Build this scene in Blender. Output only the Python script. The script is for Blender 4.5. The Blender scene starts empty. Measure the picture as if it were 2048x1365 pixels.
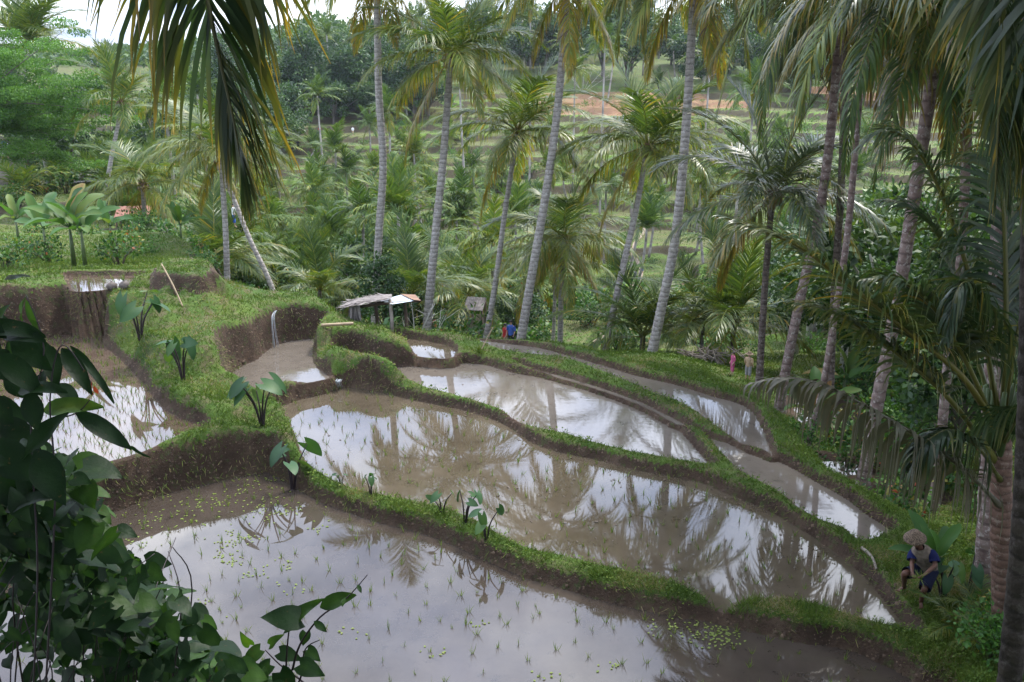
import bpy, math, random
import numpy as np
from mathutils import Vector, Matrix, Quaternion
rng = np.random.default_rng(7)
random.seed(7)
scene = bpy.context.scene
COL = scene.collection
# ------------------------------------------------------------------ camera model
K = 1.3                      # authored unit -> metres
HA = 7.4                     # camera height in authored units
F = 1774.0
PITCH = math.radians(17.6)
CP, SP = math.cos(PITCH), math.sin(PITCH)
def ray(px, py):
    a = (px - 1024) / F; b = (682.5 - py) / F
    return np.array([a, CP + b * SP, -SP + b * CP])
def Pz(px, py, z):           # point on the level plane z (authored units)
    d = ray(px, py); t = (z - HA) / d[2]
    return np.array([d[0] * t, d[1] * t, z])
def Py(px, py, Y):           # point at ground distance Y (authored units)
    d = ray(px, py); t = Y / d[1]
    return np.array([d[0] * t, Y, HA + d[2] * t])
def W(p): return np.asarray(p, float) * K
def smooth(a, b, x):
    t = np.clip((x - a) / (b - a), 0, 1); return t * t * (3 - 2 * t)
# ------------------------------------------------------------------ value noise
def _h(ix, iy, s):
    n = (ix.astype(np.int64) * 374761393 + iy.astype(np.int64) * 668265263 + s * 974711) & 0x7fffffff
    n = ((n ^ (n >> 13)) * 1274126177) & 0x7fffffff
    return ((n ^ (n >> 16)) & 0xffff) / 65535.0
def vnoise(x, y, s=0):
    x = np.asarray(x, float); y = np.asarray(y, float)
    ix = np.floor(x); iy = np.floor(y); fx = x - ix; fy = y - iy
    fx = fx * fx * (3 - 2 * fx); fy = fy * fy * (3 - 2 * fy)
    a = _h(ix, iy, s); b = _h(ix + 1, iy, s); c = _h(ix, iy + 1, s); d = _h(ix + 1, iy + 1, s)
    return (a * (1 - fx) + b * fx) * (1 - fy) + (c * (1 - fx) + d * fx) * fy * 1.0
def fbm(x, y, s=0, o=4):
    v = 0; a = .5
    for k in range(o):
        v = v + a * (vnoise(x, y, s + k * 17) - .5); x = x * 2.03; y = y * 2.03; a *= .5
    return v                 # about -0.5..0.5
# ------------------------------------------------------------------ meshes
def make_mesh(name, V, faces, attrs=None, smooth_shade=True):
    """faces: list of (n,k) int arrays"""
    V = np.asarray(V, np.float32)
    me = bpy.data.meshes.new(name)
    me.vertices.add(len(V)); me.vertices.foreach_set('co', V.ravel())
    faces = [np.asarray(f, np.int32) for f in faces if len(f)]
    loops = np.concatenate([f.ravel() for f in faces])
    tot = np.concatenate([np.full(len(f), f.shape[1], np.int32) for f in faces])
    start = np.concatenate([[0], np.cumsum(tot)[:-1]]).astype(np.int32)
    me.loops.add(len(loops)); me.loops.foreach_set('vertex_index', loops)
    me.polygons.add(len(tot)); me.polygons.foreach_set('loop_start', start); me.polygons.foreach_set('loop_total', tot)
    if smooth_shade: me.polygons.foreach_set('use_smooth', np.ones(len(tot), bool))
    for k, a in (attrs or {}).items():
        at = me.attributes.new(k, 'FLOAT', 'POINT'); at.data.foreach_set('value', np.asarray(a, np.float32))
    me.update(calc_edges=True); me.validate()
    return me
class MB:
    """collects pieces of one mesh"""
    def __init__(s): s.V = []; s.F = {3: [], 4: []}; s.T = []; s.n = 0
    def add(s, V, faces, tint=0.0):
        V = np.asarray(V, float)
        for f in faces:
            f = np.asarray(f, np.int64)
            if len(f): s.F[f.shape[1]].append(f + s.n)
        s.V.append(V); s.T.append(np.broadcast_to(np.asarray(tint, float), (len(V),))); s.n += len(V); return s
    def tube(s, pts, rad, n=8, tint=0.0, cap=True):
        pts = np.asarray(pts, float); m = len(pts); rad = np.broadcast_to(np.asarray(rad, float), (m,))
        T = np.gradient(pts, axis=0); T /= np.linalg.norm(T, axis=1)[:, None] + 1e-9
        ref = np.array([0, 0, 1.]) if abs(T[0][2]) < .9 else np.array([1., 0, 0])
        u = np.cross(T[0], ref); u /= np.linalg.norm(u); V = []
        for i in range(m):
            u = u - T[i] * u.dot(T[i]); u /= np.linalg.norm(u) + 1e-9; v = np.cross(T[i], u)
            a = np.arange(n) * 2 * math.pi / n
            V.append(pts[i] + rad[i] * (np.cos(a)[:, None] * u + np.sin(a)[:, None] * v))
        V = np.concatenate(V); i = np.arange(m - 1)[:, None] * n; j = np.arange(n)[None]; j2 = (j + 1) % n
        Q = np.stack([i + j, i + j2, i + n + j2, i + n + j], -1).reshape(-1, 4)
        fs = [Q]
        if cap:
            V = np.concatenate([V, pts[:1], pts[-1:]]); c0 = m * n; jj = np.arange(n)
            fs.append(np.stack([(jj + 1) % n, jj, np.full(n, c0)], -1))
            fs.append(np.stack([(m - 1) * n + jj, (m - 1) * n + (jj + 1) % n, np.full(n, c0 + 1)], -1))
        return s.add(V, fs, tint)
    def ball(s, c, r, n=10, m=7, tint=0.0):
        r = np.broadcast_to(np.asarray(r, float), (3,)); V = []
        for i in range(m + 1):
            th = math.pi * i / m
            a = np.arange(n) * 2 * math.pi / n
            V.append(np.stack([np.sin(th) * np.cos(a), np.sin(th) * np.sin(a), np.full(n, math.cos(th))], -1))
        V = np.concatenate(V) * r + np.asarray(c, float)
        i = np.arange(m)[:, None] * n; j = np.arange(n)[None]; j2 = (j + 1) % n
        return s.add(V, [np.stack([i + j, i + n + j, i + n + j2, i + j2], -1).reshape(-1, 4)], tint)
    def rings(s, R, tint=0.0, close=True, caps=False):
        """R: (m,n,3) rings lofted"""
        R = np.asarray(R, float); m, n = R.shape[:2]
        i = np.arange(m - 1)[:, None] * n; j = np.arange(n if close else n - 1)[None]; j2 = (j + 1) % n
        fs = [np.stack([i + j, i + j2, i + n + j2, i + n + j], -1).reshape(-1, 4)]
        V = R.reshape(-1, 3)
        if caps:
            V = np.concatenate([V, R[0].mean(0)[None], R[-1].mean(0)[None]]); jj = np.arange(n)
            fs.append(np.stack([(jj + 1) % n, jj, np.full(n, m * n)], -1)); fs.append(np.stack([(m - 1) * n + jj, (m - 1) * n + (jj + 1) % n, np.full(n, m * n + 1)], -1))
        return s.add(V, fs, tint)
    def box(s, c, size, R=None, tint=0.0):
        q = np.array([[x, y, z] for z in (-.5, .5) for y in (-.5, .5) for x in (-.5, .5)]) * np.asarray(size, float)
        if R is not None: q = q @ np.asarray(R).T
        return s.add(q + np.asarray(c, float), [np.array([[0, 2, 3, 1], [4, 5, 7, 6], [0, 1, 5, 4], [2, 6, 7, 3], [0, 4, 6, 2], [1, 3, 7, 5]])], tint)
    def place(s, tv, tf, o, d, nrm, sc, tint=0.0, ttint=None, wsc=None):
        """instance a template (x along d, y sideways, z along normal) at many places"""
        o = np.asarray(o, float); N = len(o)
        if N == 0: return s
        d = np.asarray(d, float); d = d / (np.linalg.norm(d, axis=1)[:, None] + 1e-9)
        side = np.cross(nrm, d); side /= np.linalg.norm(side, axis=1)[:, None] + 1e-9
        nn = np.cross(d, side); sc = np.broadcast_to(np.asarray(sc, float), (N,)); wsc = sc if wsc is None else np.broadcast_to(wsc, (N,))
        V = o[:, None] + sc[:, None, None] * (tv[None, :, :1] * d[:, None] + tv[None, :, 2:3] * nn[:, None]) + wsc[:, None, None] * tv[None, :, 1:2] * side[:, None]
        m = len(tv); off = (np.arange(N) * m)[:, None, None]
        t = np.broadcast_to(np.asarray(tint, float), (N,))[:, None] + (np.zeros(m) if ttint is None else ttint)[None]
        return s.add(V.reshape(-1, 3), [(f[None] + off).reshape(-1, f.shape[1]) for f in tf], t.ravel())
    def mesh(s, name, smooth_shade=True):
        fs = [np.concatenate(s.F[k]) for k in (3, 4) if s.F[k]]
        return make_mesh(name, np.concatenate(s.V), fs, {'tint': np.concatenate(s.T)}, smooth_shade)
    def build(s, name, mat, parent=None, smooth_shade=True, origin=None):
        if origin is not None: s.V = [v - np.asarray(origin) for v in s.V]
        o = obj(name, s.mesh(name, smooth_shade), mat, parent)
        if origin is not None and parent is None: o.location = origin
        return o
def obj(name, me, mat=None, parent=None, loc=None, rot=None, sc=None):
    o = bpy.data.objects.new(name, me); COL.objects.link(o)
    if mat is not None and not me.materials: me.materials.append(mat)
    if parent is not None: o.parent = parent
    if loc is not None: o.location = tuple(loc)
    if rot is not None: o.rotation_euler = tuple(rot)
    if sc is not None: o.scale = (sc, sc, sc) if np.isscalar(sc) else tuple(sc)
    return o
def tag(o, label, cat, group=None, kind=None):
    if label: o['label'] = label
    if cat: o['category'] = cat
    if group: o['group'] = group
    if kind: o['kind'] = kind
    return o
def thing(name, label, cat, loc=(0, 0, 0), rz=0, group=None):
    o = bpy.data.objects.new(name, None); COL.objects.link(o); o.empty_display_size = .2
    o.location = tuple(loc); o.rotation_euler = (0, 0, rz)
    return tag(o, label, cat, group)
def struct(o): o['kind'] = 'structure'; return o
def stuff(o, label=None, cat=None): o['kind'] = 'stuff'; return tag(o, label, cat)
def catmull(P, k=4, closed=False):
    P = np.asarray(P, float); n = len(P); out = []
    for i in range(n if closed else n - 1):
        g = (lambda j: P[j % n]) if closed else (lambda j: P[min(max(j, 0), n - 1)])
        p0, p1, p2, p3 = g(i - 1), g(i), g(i + 1), g(i + 2)
        for t in np.arange(k) / k:
            out.append(.5 * (2 * p1 + (p2 - p0) * t + (2 * p0 - 5 * p1 + 4 * p2 - p3) * t * t + (3 * p1 - p0 - 3 * p2 + p3) * t ** 3))
    if not closed: out.append(P[-1])
    return np.array(out)
def unit(v): v = np.asarray(v, float); return v / (np.linalg.norm(v, axis=-1, keepdims=True) + 1e-9)
# ------------------------------------------------------------------ materials
class NT:
    def __init__(s, name):
        s.m = bpy.data.materials.new(name); s.m.use_nodes = True; s.t = s.m.node_tree; s.t.nodes.clear()
        s.out = s.n('ShaderNodeOutputMaterial')
    def n(s, ty, **kw):
        x = s.t.nodes.new(ty)
        for k, v in kw.items(): setattr(x, k, v)
        return x
    def l(s, a, b): s.t.links.new(a, b)
    def val(s, x, sock):
        if hasattr(x, 'links'): s.l(x, sock)
        else: sock.default_value = x
    def math(s, op, a, b=0.0, clamp=False):
        x = s.n('ShaderNodeMath', operation=op, use_clamp=clamp); s.val(a, x.inputs[0]); s.val(b, x.inputs[1]); return x.outputs[0]
    def attr(s, name): return s.n('ShaderNodeAttribute', attribute_name=name).outputs['Fac']
    def rand(s): return s.n('ShaderNodeObjectInfo').outputs['Random']
    def noise(s, scale, detail=4, rough=.6, coord='Object', vec=None, mapscale=None):
        x = s.n('ShaderNodeTexNoise'); x.inputs['Scale'].default_value = scale; x.inputs['Detail'].default_value = detail; x.inputs['Roughness'].default_value = rough
        v = vec if vec is not None else s.n('ShaderNodeTexCoord').outputs[coord]
        if mapscale:
            mp = s.n('ShaderNodeMapping'); mp.inputs['Scale'].default_value = mapscale; s.l(v, mp.inputs[0]); v = mp.outputs[0]
        s.l(v, x.inputs['Vector']); return x.outputs['Fac']
    def ramp(s, fac, stops, interp='LINEAR'):
        x = s.n('ShaderNodeValToRGB'); cr = x.color_ramp; cr.interpolation = interp
        while len(cr.elements) < len(stops): cr.elements.new(.5)
        for e, (p, c) in zip(cr.elements, stops): e.position = p; e.color = tuple(c) + (1,) if not np.isscalar(c) else (c, c, c, 1)
        s.val(fac, x.inputs[0]); return x.outputs[0]
    def mix(s, f, a, b, blend='MIX'):
        x = s.n('ShaderNodeMix', data_type='RGBA', blend_type=blend); s.val(f, x.inputs[0])
        for v, i in ((a, 6), (b, 7)):
            if isinstance(v, tuple): x.inputs[i].default_value = v + (1,) if len(v) == 3 else v
            else: s.l(v, x.inputs[i])
        return x.outputs[2]
    def bump(s, h, st=.3, dist=.02):
        x = s.n('ShaderNodeBump'); x.inputs['Strength'].default_value = st; x.inputs['Distance'].default_value = dist; s.l(h, x.inputs['Height']); return x.outputs[0]
    def pbsdf(s, col, rough=.6, normal=None, spec=.5, metal=0, ior=1.45, coat=0):
        b = s.n('ShaderNodeBsdfPrincipled')
        if isinstance(col, tuple): b.inputs['Base Color'].default_value = col + (1,)
        else: s.l(col, b.inputs['Base Color'])
        s.val(rough, b.inputs['Roughness']); b.inputs['Specular IOR Level'].default_value = spec; b.inputs['Metallic'].default_value = metal; b.inputs['IOR'].default_value = ior
        if normal is not None: s.l(normal, b.inputs['Normal'])
        return b.outputs[0]
    def done(s, sh): s.l(sh, s.out.inputs['Surface']); return s.m
def leaf_mat(name, stops, rough=.45, trans=.3, varyobj=.12, spec=.5, tcol=(1.5, 1.5, .6)):
    n = NT(name)
    f = n.math('ADD', n.attr('tint'), n.math('MULTIPLY', n.math('SUBTRACT', n.rand(), .5), varyobj * 2), True)
    c = n.ramp(f, stops)
    v = n.math('ADD', .8, n.math('MULTIPLY', n.noise(1.3, 3), .4))
    hsv = n.n('ShaderNodeHueSaturation'); n.l(c, hsv.inputs['Color']); n.l(v, hsv.inputs['Value'])
    p = n.pbsdf(hsv.outputs[0], rough, spec=spec)
    tr = n.n('ShaderNodeBsdfTranslucent'); n.l(n.mix(1.0, hsv.outputs[0], tcol, 'MULTIPLY'), tr.inputs[0])
    mx = n.n('ShaderNodeMixShader'); mx.inputs[0].default_value = trans; n.l(p, mx.inputs[1]); n.l(tr.outputs[0], mx.inputs[2])
    return n.done(mx.outputs[0])
def flat(name, col, rough=.7, vary=.25, scale=6, spec=.4, metal=0):
    n = NT(name); c = n.noise(scale, 4)
    col = tuple(col); a = tuple(x * (1 - vary) for x in col); b = tuple(min(1, x * (1 + vary)) for x in col)
    return n.done(n.pbsdf(n.ramp(c, [(.3, a), (.7, b)]), rough, n.bump(n.noise(scale * 6, 3), .25, .01), spec, metal))
M = {}
M['palm'] = leaf_mat('palm_leaf', [(0, (.024, .052, .018)), (.25, (.062, .108, .026)), (.5, (.150, .175, .026)), (.72, (.300, .205, .022)), (.88, (.13, .08, .035)), (1, (.07, .05, .035))], .40, .33, .05, .45)
M['palmfar'] = leaf_mat('far_palm_leaf', [(0, (.026, .056, .018)), (.3, (.070, .122, .028)), (.6, (.160, .185, .028)), (.8, (.33, .23, .03)), (1, (.12, .09, .05))], .5, .30, .12, .2)
M['palmdry'] = leaf_mat('dry_palm_leaf', [(0, (.05, .06, .035)), (.5, (.085, .080, .055)), (1, (.11, .085, .06))], .45, .2, .05, .5)
M['palmdark'] = leaf_mat('painted_shade_palm_leaf', [(0, (.012, .028, .014)), (.25, (.028, .052, .022)), (.5, (.085, .085, .020)), (.72, (.26, .17, .02)), (.88, (.08, .05, .025)), (1, (.03, .022, .018))], .36, .3, .05, .6)  # palm leaf with shade painted into its colours, for the near fronds
M['palmshade'] = leaf_mat('grove_shade_palm_leaf', [(0, (.016, .036, .018)), (.25, (.036, .064, .026)), (.5, (.095, .105, .024)), (.72, (.24, .16, .022)), (.88, (.10, .06, .03)), (1, (.05, .035, .025))], .34, .25, .05, .6)  # slightly lighter darkened leaf: the grove's shade is put into the colour
M['tree'] = leaf_mat('tree_leaf', [(0, (.016, .040, .016)), (.5, (.036, .082, .024)), (1, (.085, .140, .030))], .5, .25, .22, .35)
M['bright'] = leaf_mat('feather_leaf', [(0, (.020, .062, .014)), (.5, (.042, .115, .020)), (1, (.090, .190, .030))], .55, .35, .06, .3)
M['grass'] = leaf_mat('grass_blade', [(0, (.030, .058, .014)), (.4, (.062, .106, .020)), (.7, (.118, .160, .034)), (.82, (.20, .175, .085)), (1, (.25, .20, .14))], .65, .3, 0, .1)
M['broad'] = leaf_mat('broad_leaf', [(0, (.014, .042, .014)), (.4, (.032, .090, .018)), (.75, (.075, .150, .025)), (.9, (.20, .17, .04)), (1, (.22, .035, .02))], .5, .25, .06, .25)
M['taro'] = leaf_mat('taro_leaf', [(0, (.014, .042, .020)), (.5, (.030, .080, .026)), (.85, (.080, .140, .030)), (1, (.18, .16, .03))], .5, .25, .14, .3)
M['banana'] = leaf_mat('banana_leaf', [(0, (.022, .062, .022)), (.5, (.050, .115, .028)), (.85, (.15, .16, .04)), (1, (.16, .09, .04))], .5, .35, .1, .2)
M['rice'] = leaf_mat('rice_leaf', [(0, (.07, .13, .02)), (1, (.16, .20, .045))], .5, .3, .2, .3)
M['stemdark'] = flat('dark_stem', (.022, .014, .018), .5)
M['stemgreen'] = flat('green_stem', (.045, .070, .020), .5)
M['twig'] = flat('twig', (.06, .045, .03), .8)
M['deadwood'] = flat('dead_wood', (.20, .17, .14), .85)
M['bamboo'] = flat('bamboo_cane', (.27, .20, .12), .5, .3, 3)
def bark(name, dark, pale, blotch, bands=9.0):
    n = NT(name); tc = n.n('ShaderNodeTexCoord').outputs['Object']
    w = n.n('ShaderNodeTexWave', wave_type='BANDS', bands_direction='Z'); w.inputs['Scale'].default_value = bands / 6.0; w.inputs['Distortion'].default_value = 2.5; w.inputs['Detail'].default_value = 2; w.inputs['Detail Scale'].default_value = 2.0
    n.l(tc, w.inputs['Vector'])
    c = n.ramp(n.noise(5, 5, .65, vec=tc), [(.3, dark), (.62, pale)])
    c = n.mix(n.math('MULTIPLY', n.ramp(w.outputs['Fac'], [(.0, 1), (.25, 0)]), .5), c, tuple(x * .35 for x in dark))
    c = n.mix(n.ramp(n.noise(9, 4, .7, vec=tc), [(.54, 0), (.62, .7)]), c, blotch)
    h = n.math('ADD', n.math('MULTIPLY', w.outputs['Fac'], .6), n.noise(16, 4, .7, vec=tc))
    return n.done(n.pbsdf(c, .85, n.bump(h, .7, .03), .2))
M['bark'] = bark('palm_bark', (.19, .165, .15), (.36, .33, .30), (.42, .40, .38))
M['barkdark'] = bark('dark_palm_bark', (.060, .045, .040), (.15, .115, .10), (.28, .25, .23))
M['barkblack'] = bark('painted_shade_palm_bark', (.016, .013, .011), (.045, .036, .03), (.07, .06, .055))  # darker bark variant, shade at the right edge painted into the trunk colour
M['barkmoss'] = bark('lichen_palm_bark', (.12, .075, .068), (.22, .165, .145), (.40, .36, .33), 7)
M['barkyoung'] = bark('young_palm_bark', (.075, .045, .034), (.15, .09, .068), (.20, .16, .13), 13)
M['treebark'] = flat('tree_bark', (.11, .095, .08), .9)
M['palebark'] = flat('pale_tree_bark', (.42, .40, .36), .9)
M['coconut'] = flat('coconut_husk', (.12, .085, .030), .5, .6, 1.5)
M['fibre'] = flat('palm_fibre', (.09, .055, .03), .9)
# ------------------------------------------------------------------ paddies: outline of each water sheet, on its own level
PAD = {
 'front': (0.0, .16, [(520,946),(340,985),(210,1030),(150,1060),(60,1100),(-100,1180),(-180,1360),(200,1620),(1000,1640),(1800,1560),(1900,1420),(1834,1366),(1814,1350),(1752,1321),(1690,1297),(1607,1284),(1524,1268),(1462,1254),(1400,1239),(1320,1226),(1238,1208),(1114,1172),(1031,1146),(948,1106),(857,1069),(758,1044),(700,1025),(640,1002),(590,972),(550,950)]),
 'middle': (.12, .15, [(542,824),(587,804),(640,785),(676,776),(721,776),(774,787),(848,804),(942,824),(1009,848),(1056,879),(1114,903),(1197,920),(1280,941),(1400,964),(1462,990),(1532,1019),(1586,1048),(1632,1077),(1686,1114),(1719,1143),(1752,1177),(1789,1222),(1834,1280),(1800,1274),(1772,1266),(1714,1249),(1648,1226),(1553,1208),(1480,1210),(1441,1220),(1400,1194),(1321,1164),(1238,1146),(1135,1121),(1060,1104),(1006,1079),(957,1048),(874,1019),(791,1003),(700,982),(662,965),(613,937),(592,885),(565,845)]),
 'inner': (.2, .15, [(700,748),(678,735),(672,722),(690,716),(725,722),(760,734),(795,735),(830,732),(904,726),(972,730),(1024,745),(1080,755),(1155,772),(1233,794),(1301,824),(1360,862),(1398,903),(1425,937),(1379,931),(1280,912),(1263,909),(1192,892),(1136,874),(1073,862),(1024,840),(1000,824),(923,800),(848,783),(774,762)]),
 'pool': (.4, .14, [(781,670),(800,676),(848,681),(908,696),(901,717),(833,713),(822,703),(811,695),(785,681)]),
 'ditch': (.25, .13, [(1030,727),(1060,735),(1099,746),(1192,772),(1286,806),(1360,843),(1416,874),(1473,891),(1499,908),(1536,918),(1565,925),(1632,962),(1690,995),(1743,1033),(1785,1062),(1772,1077),(1723,1088),(1690,1064),(1615,1031),(1565,993),(1524,969),(1483,948),(1425,889),(1400,864),(1352,848),(1280,811),(1188,777),(1095,751),(1056,740)]),
 'outer': (.3, .13, [(949,681),(985,684),(1024,689),(1080,696),(1136,711),(1192,726),(1263,749),(1342,767),(1416,790),(1473,805),(1508,826),(1530,866),(1547,913),(1525,903),(1470,881),(1400,831),(1360,807),(1304,788),(1233,758),(1136,724),(1080,716),(1024,708),(972,695)]),
 'basin': (.4, .16, [(512,719),(534,700),(568,685),(617,678),(648,677),(634,692),(627,710),(634,733),(658,753),(640,761),(568,775),(520,792),(470,792),(460,770),(462,748),(482,733)]),
 'left': (.75, .18, [(209,686),(243,720),(280,757),(318,806),(355,832),(412,856),(360,877),(290,906),(199,935),(100,962),(-60,990),(-260,960),(-300,800),(-200,730),(0,692),(86,680),(123,669),(179,660),(228,647),(222,660)]),
 'upper': (1.9, .14, [(135,554),(187,551),(284,552),(308,550),(269,562),(239,576),(187,583),(150,583),(138,566)]),
 'lower_a': (-1.15, .7, [(1636,924),(1690,928),(1725,943),(1704,949),(1665,941)]),
 'lower_b': (-1.3, .7, [(1690,956),(1780,962),(1770,990),(1715,985)]),
 'lower_c': (-1.9, .7, [(1598,800),(1690,818),(1690,850),(1600,845)]),
 'lower_d': (-1.1, .7, [(1750,985),(1840,990),(1850,1016),(1775,1010)]),
}
PADW = {}
for k, (L, wb, pts) in PAD.items():
    PADW[k] = (L, wb, catmull(np.array([Pz(x, y, L)[:2] for x, y in pts]), 4, True))
# crest and shelf heights (px, py, z): interpolated everywhere between the water sheets
CTRL = []
def crest(z, *pts, k=4):
    q = catmull(np.array([Pz(x, y, zz)[:3] for x, y, zz in [(p[0], p[1], p[2] if len(p) > 2 else z) for p in pts]]), k)
    CTRL.extend(q.tolist())
crest(.26, (545,930,.55),(600,960),(700,1000),(791,1020),(874,1042),(957,1075),(1060,1128),(1135,1145),(1238,1175),(1330,1196),(1395,1214))
crest(.30, (1480,1232),(1553,1236),(1648,1255),(1714,1277),(1772,1300),(1834,1322),(1880,1345))
CTRL.append(Pz(1440,1232,.10).tolist())
crest(.34, (676,762),(774,774),(848,793),(942,812),(1000,832)); crest(.33, (1025,850),(1073,868),(1136,885),(1197,903),(1280,924),(1400,946),(1440,958))
crest(.36, (1462,968),(1532,992),(1586,1020),(1632,1052),(1686,1088),(1740,1120),(1780,1175),(1830,1250),(1870,1300))
crest(.38, (1450,945),(1415,905),(1375,860),(1301,815),(1233,785),(1155,764),(1080,748),(1024,733),(960,722),(900,722),(835,724))
crest(.40, (1515,903),(1470,884),(1400,842),(1330,808),(1263,776),(1170,744),(1080,726),(1024,715),(960,702),(920,706))
crest(.46, (960,676),(1050,685),(1136,703),(1192,718),(1263,741),(1342,759),(1416,782),(1485,800),(1530,830),(1552,870),(1565,912),(1632,950),(1690,984),(1743,1022),(1790,1052),(1810,1090))
crest(.9, (670,700,.9),(700,672,.95),(750,664,.95),(790,690,.85),(815,712,.6),(730,708,.95),(770,712,.85),(690,690,.95)); crest(.7, (640,700,.6),(630,740,.5),(662,762,.42))
crest(.55, (800,664,.7),(850,670),(900,684),(930,695)); crest(.95, (650,655),(700,652),(740,652,.85),(800,660,.7),(880,668,.62))
crest(.52, (560,786),(610,776),(650,765),(500,800))
crest(.92, (540,850,.6),(500,862),(450,858),(400,838),(350,815),(300,770),(262,730),(225,692),(215,675)); crest(.88, (480,880),(400,880),(320,905),(220,945),(120,975),(-60,1010),(-300,1010))
crest(1.2, (330,760),(400,790),(430,800,1.0),(300,720)); crest(1.55, (300,665),(350,690,1.5),(400,690,1.55),(420,665,1.6),(440,640,1.55),(480,640,1.45),(520,630,1.4),(560,615,1.35),(610,620,1.3),(640,640,1.15))
crest(1.5, (250,630),(330,620),(400,612),(470,606),(540,598,1.4),(600,596,1.35)); crest(1.3, (440,760,.9),(445,720,1.2),(455,690,1.35),(490,665,1.4))
crest(2.15, (330,570,2.1),(370,560),(410,548,2.3),(425,545,2.3),(300,590,2.0)); crest(2.06, (120,548),(187,545),(284,545),(330,545,2.1)); crest(1.97, (150,592),(187,590),(240,585),(270,572))
crest(2.3, (120,570),(60,552,2.7),(0,552,2.7),(-150,570),(-300,580),(100,600,2.0),(0,600,2.2))
crest(.3, (1900,1200),(1950,1280),(2000,1200),(1880,1130,.35),(1920,1100,.3),(2100,1300,.4),(2150,1150,.2),(1950,1365,.5),(2100,1500,.9))
CTRL = np.array(CTRL)
FOOT = [(-420,560,2.2),(-150,548,2.1),(130,541,2.1),(320,538,2.1),(415,531,2.3),(440,560,1.9),(455,582,1.5),(560,584,1.35),(615,590,1.3),(655,628,1.0),(700,646,.85),(800,656,.68),(900,664,.6),(960,670,.55),(1050,678,.5),(1150,694,.45),(1250,727,.45),(1350,752,.45),(1450,780,.45),(1520,808,.45),(1560,862,.45),(1610,920,.45),(1690,970,.45),(1750,1012,.45),(1810,1050,.4),(1900,1080,.3),(2100,1100,.2),(2500,1150,.2),(2900,1500,.5)]
FOOTW = np.array([Pz(*p)[:2] for p in FOOT] + [[9, .5], [-9, .5], [-14, 8]])
ZC = ([0,20,22,27,33,40,60,85,110,130,150,175,220,300,450], [.2,.1,-.3,-1.6,-3.6,-5.8,-9,-10.2,-7.0,-3.4,.6,5,8,10,13])
ZL = ([0,20,26,32,38,45,60,90,120,150,200,300,450], [2.4,2.2,1.7,1.4,.2,-.7,-.3,-2.0,-.8,1.8,5.5,9,12])
ZR = ([0,12,15,18,22,30,40,60,85,110,150,175,220,300,450], [.2,0,-.7,-1.25,-2.0,-3.2,-5.0,-7.5,-6.5,-3,1.5,5,8,10,14])
def zfar(x, y):
    c = np.interp(y, *ZC); l = np.interp(y, *ZL); r = np.interp(y, *ZR); u = x / np.maximum(y, 1)
    wl = smooth(-.26, -.40, u + .05 * fbm(y * .1, x * .05, 5)); wr = smooth(.16, .40, u + .04 * fbm(y * .1, x * .1, 9)) 
    h = c * (1 - wl) + l * wl; h = h * (1 - wr) + r * wr
    far = smooth(30, 60, y)
    h = h + far * 4.2 * fbm(x * .030, y * .030, 21, 3) + far * 1.9 * fbm(x * .11, y * .11, 25, 2) + .5 * fbm(x * .25, y * .25, 31, 3) * smooth(20, 28, y) + smooth(200, 300, y) * 12 * fbm(x * .008 + 3, y * .006, 41, 3)
    st = .85 + .3 * vnoise(x * .02, y * .02, 3)
    k = h / st + .35 * fbm(x * .06, y * .06, 51, 2); n = np.floor(k); fr = k - n
    t = (n + smooth(.80, .95, fr)) * st + .04 * fr
    wt = smooth(30, 42, y) * (1 - smooth(150, 175, y)); wt = np.maximum(wt, .8 * smooth(24, 30, y) * (1 - smooth(60, 80, y)) * wl)
    riser = wt * smooth(.72, .80, fr) * (1 - smooth(.96, .99, fr)); lip = wt * (smooth(.96, .99, fr) + (1 - smooth(.04, .10, fr)))
    return h * (1 - wt) + t * wt, riser, lip
MOUND = catmull(np.array([Pz(x, y, 1.55)[:2] for x, y in [(305,604),(345,610),(400,616),(436,606),(444,588),(425,572),(350,572),(318,582)]]), 4, True)
def seg_dist(P, poly):
    d2 = np.full(len(P), 1e18); ins = np.zeros(len(P), bool); n = len(poly)
    for i in range(n):
        a = poly[i]; b = poly[(i + 1) % n]; ab = b - a; l = ab @ ab + 1e-12
        t = np.clip(((P - a) @ ab) / l, 0, 1); q = P - a - t[:, None] * ab; d2 = np.minimum(d2, (q * q).sum(1))
        c = (a[1] > P[:, 1]) != (b[1] > P[:, 1])
        with np.errstate(divide='ignore', invalid='ignore'): xi = a[0] + (P[:, 1] - a[1]) * (b[0] - a[0]) / (b[1] - a[1])
        ins ^= c & (P[:, 0] < xi)
    return np.where(ins, -1, 1) * np.sqrt(d2)
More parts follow.
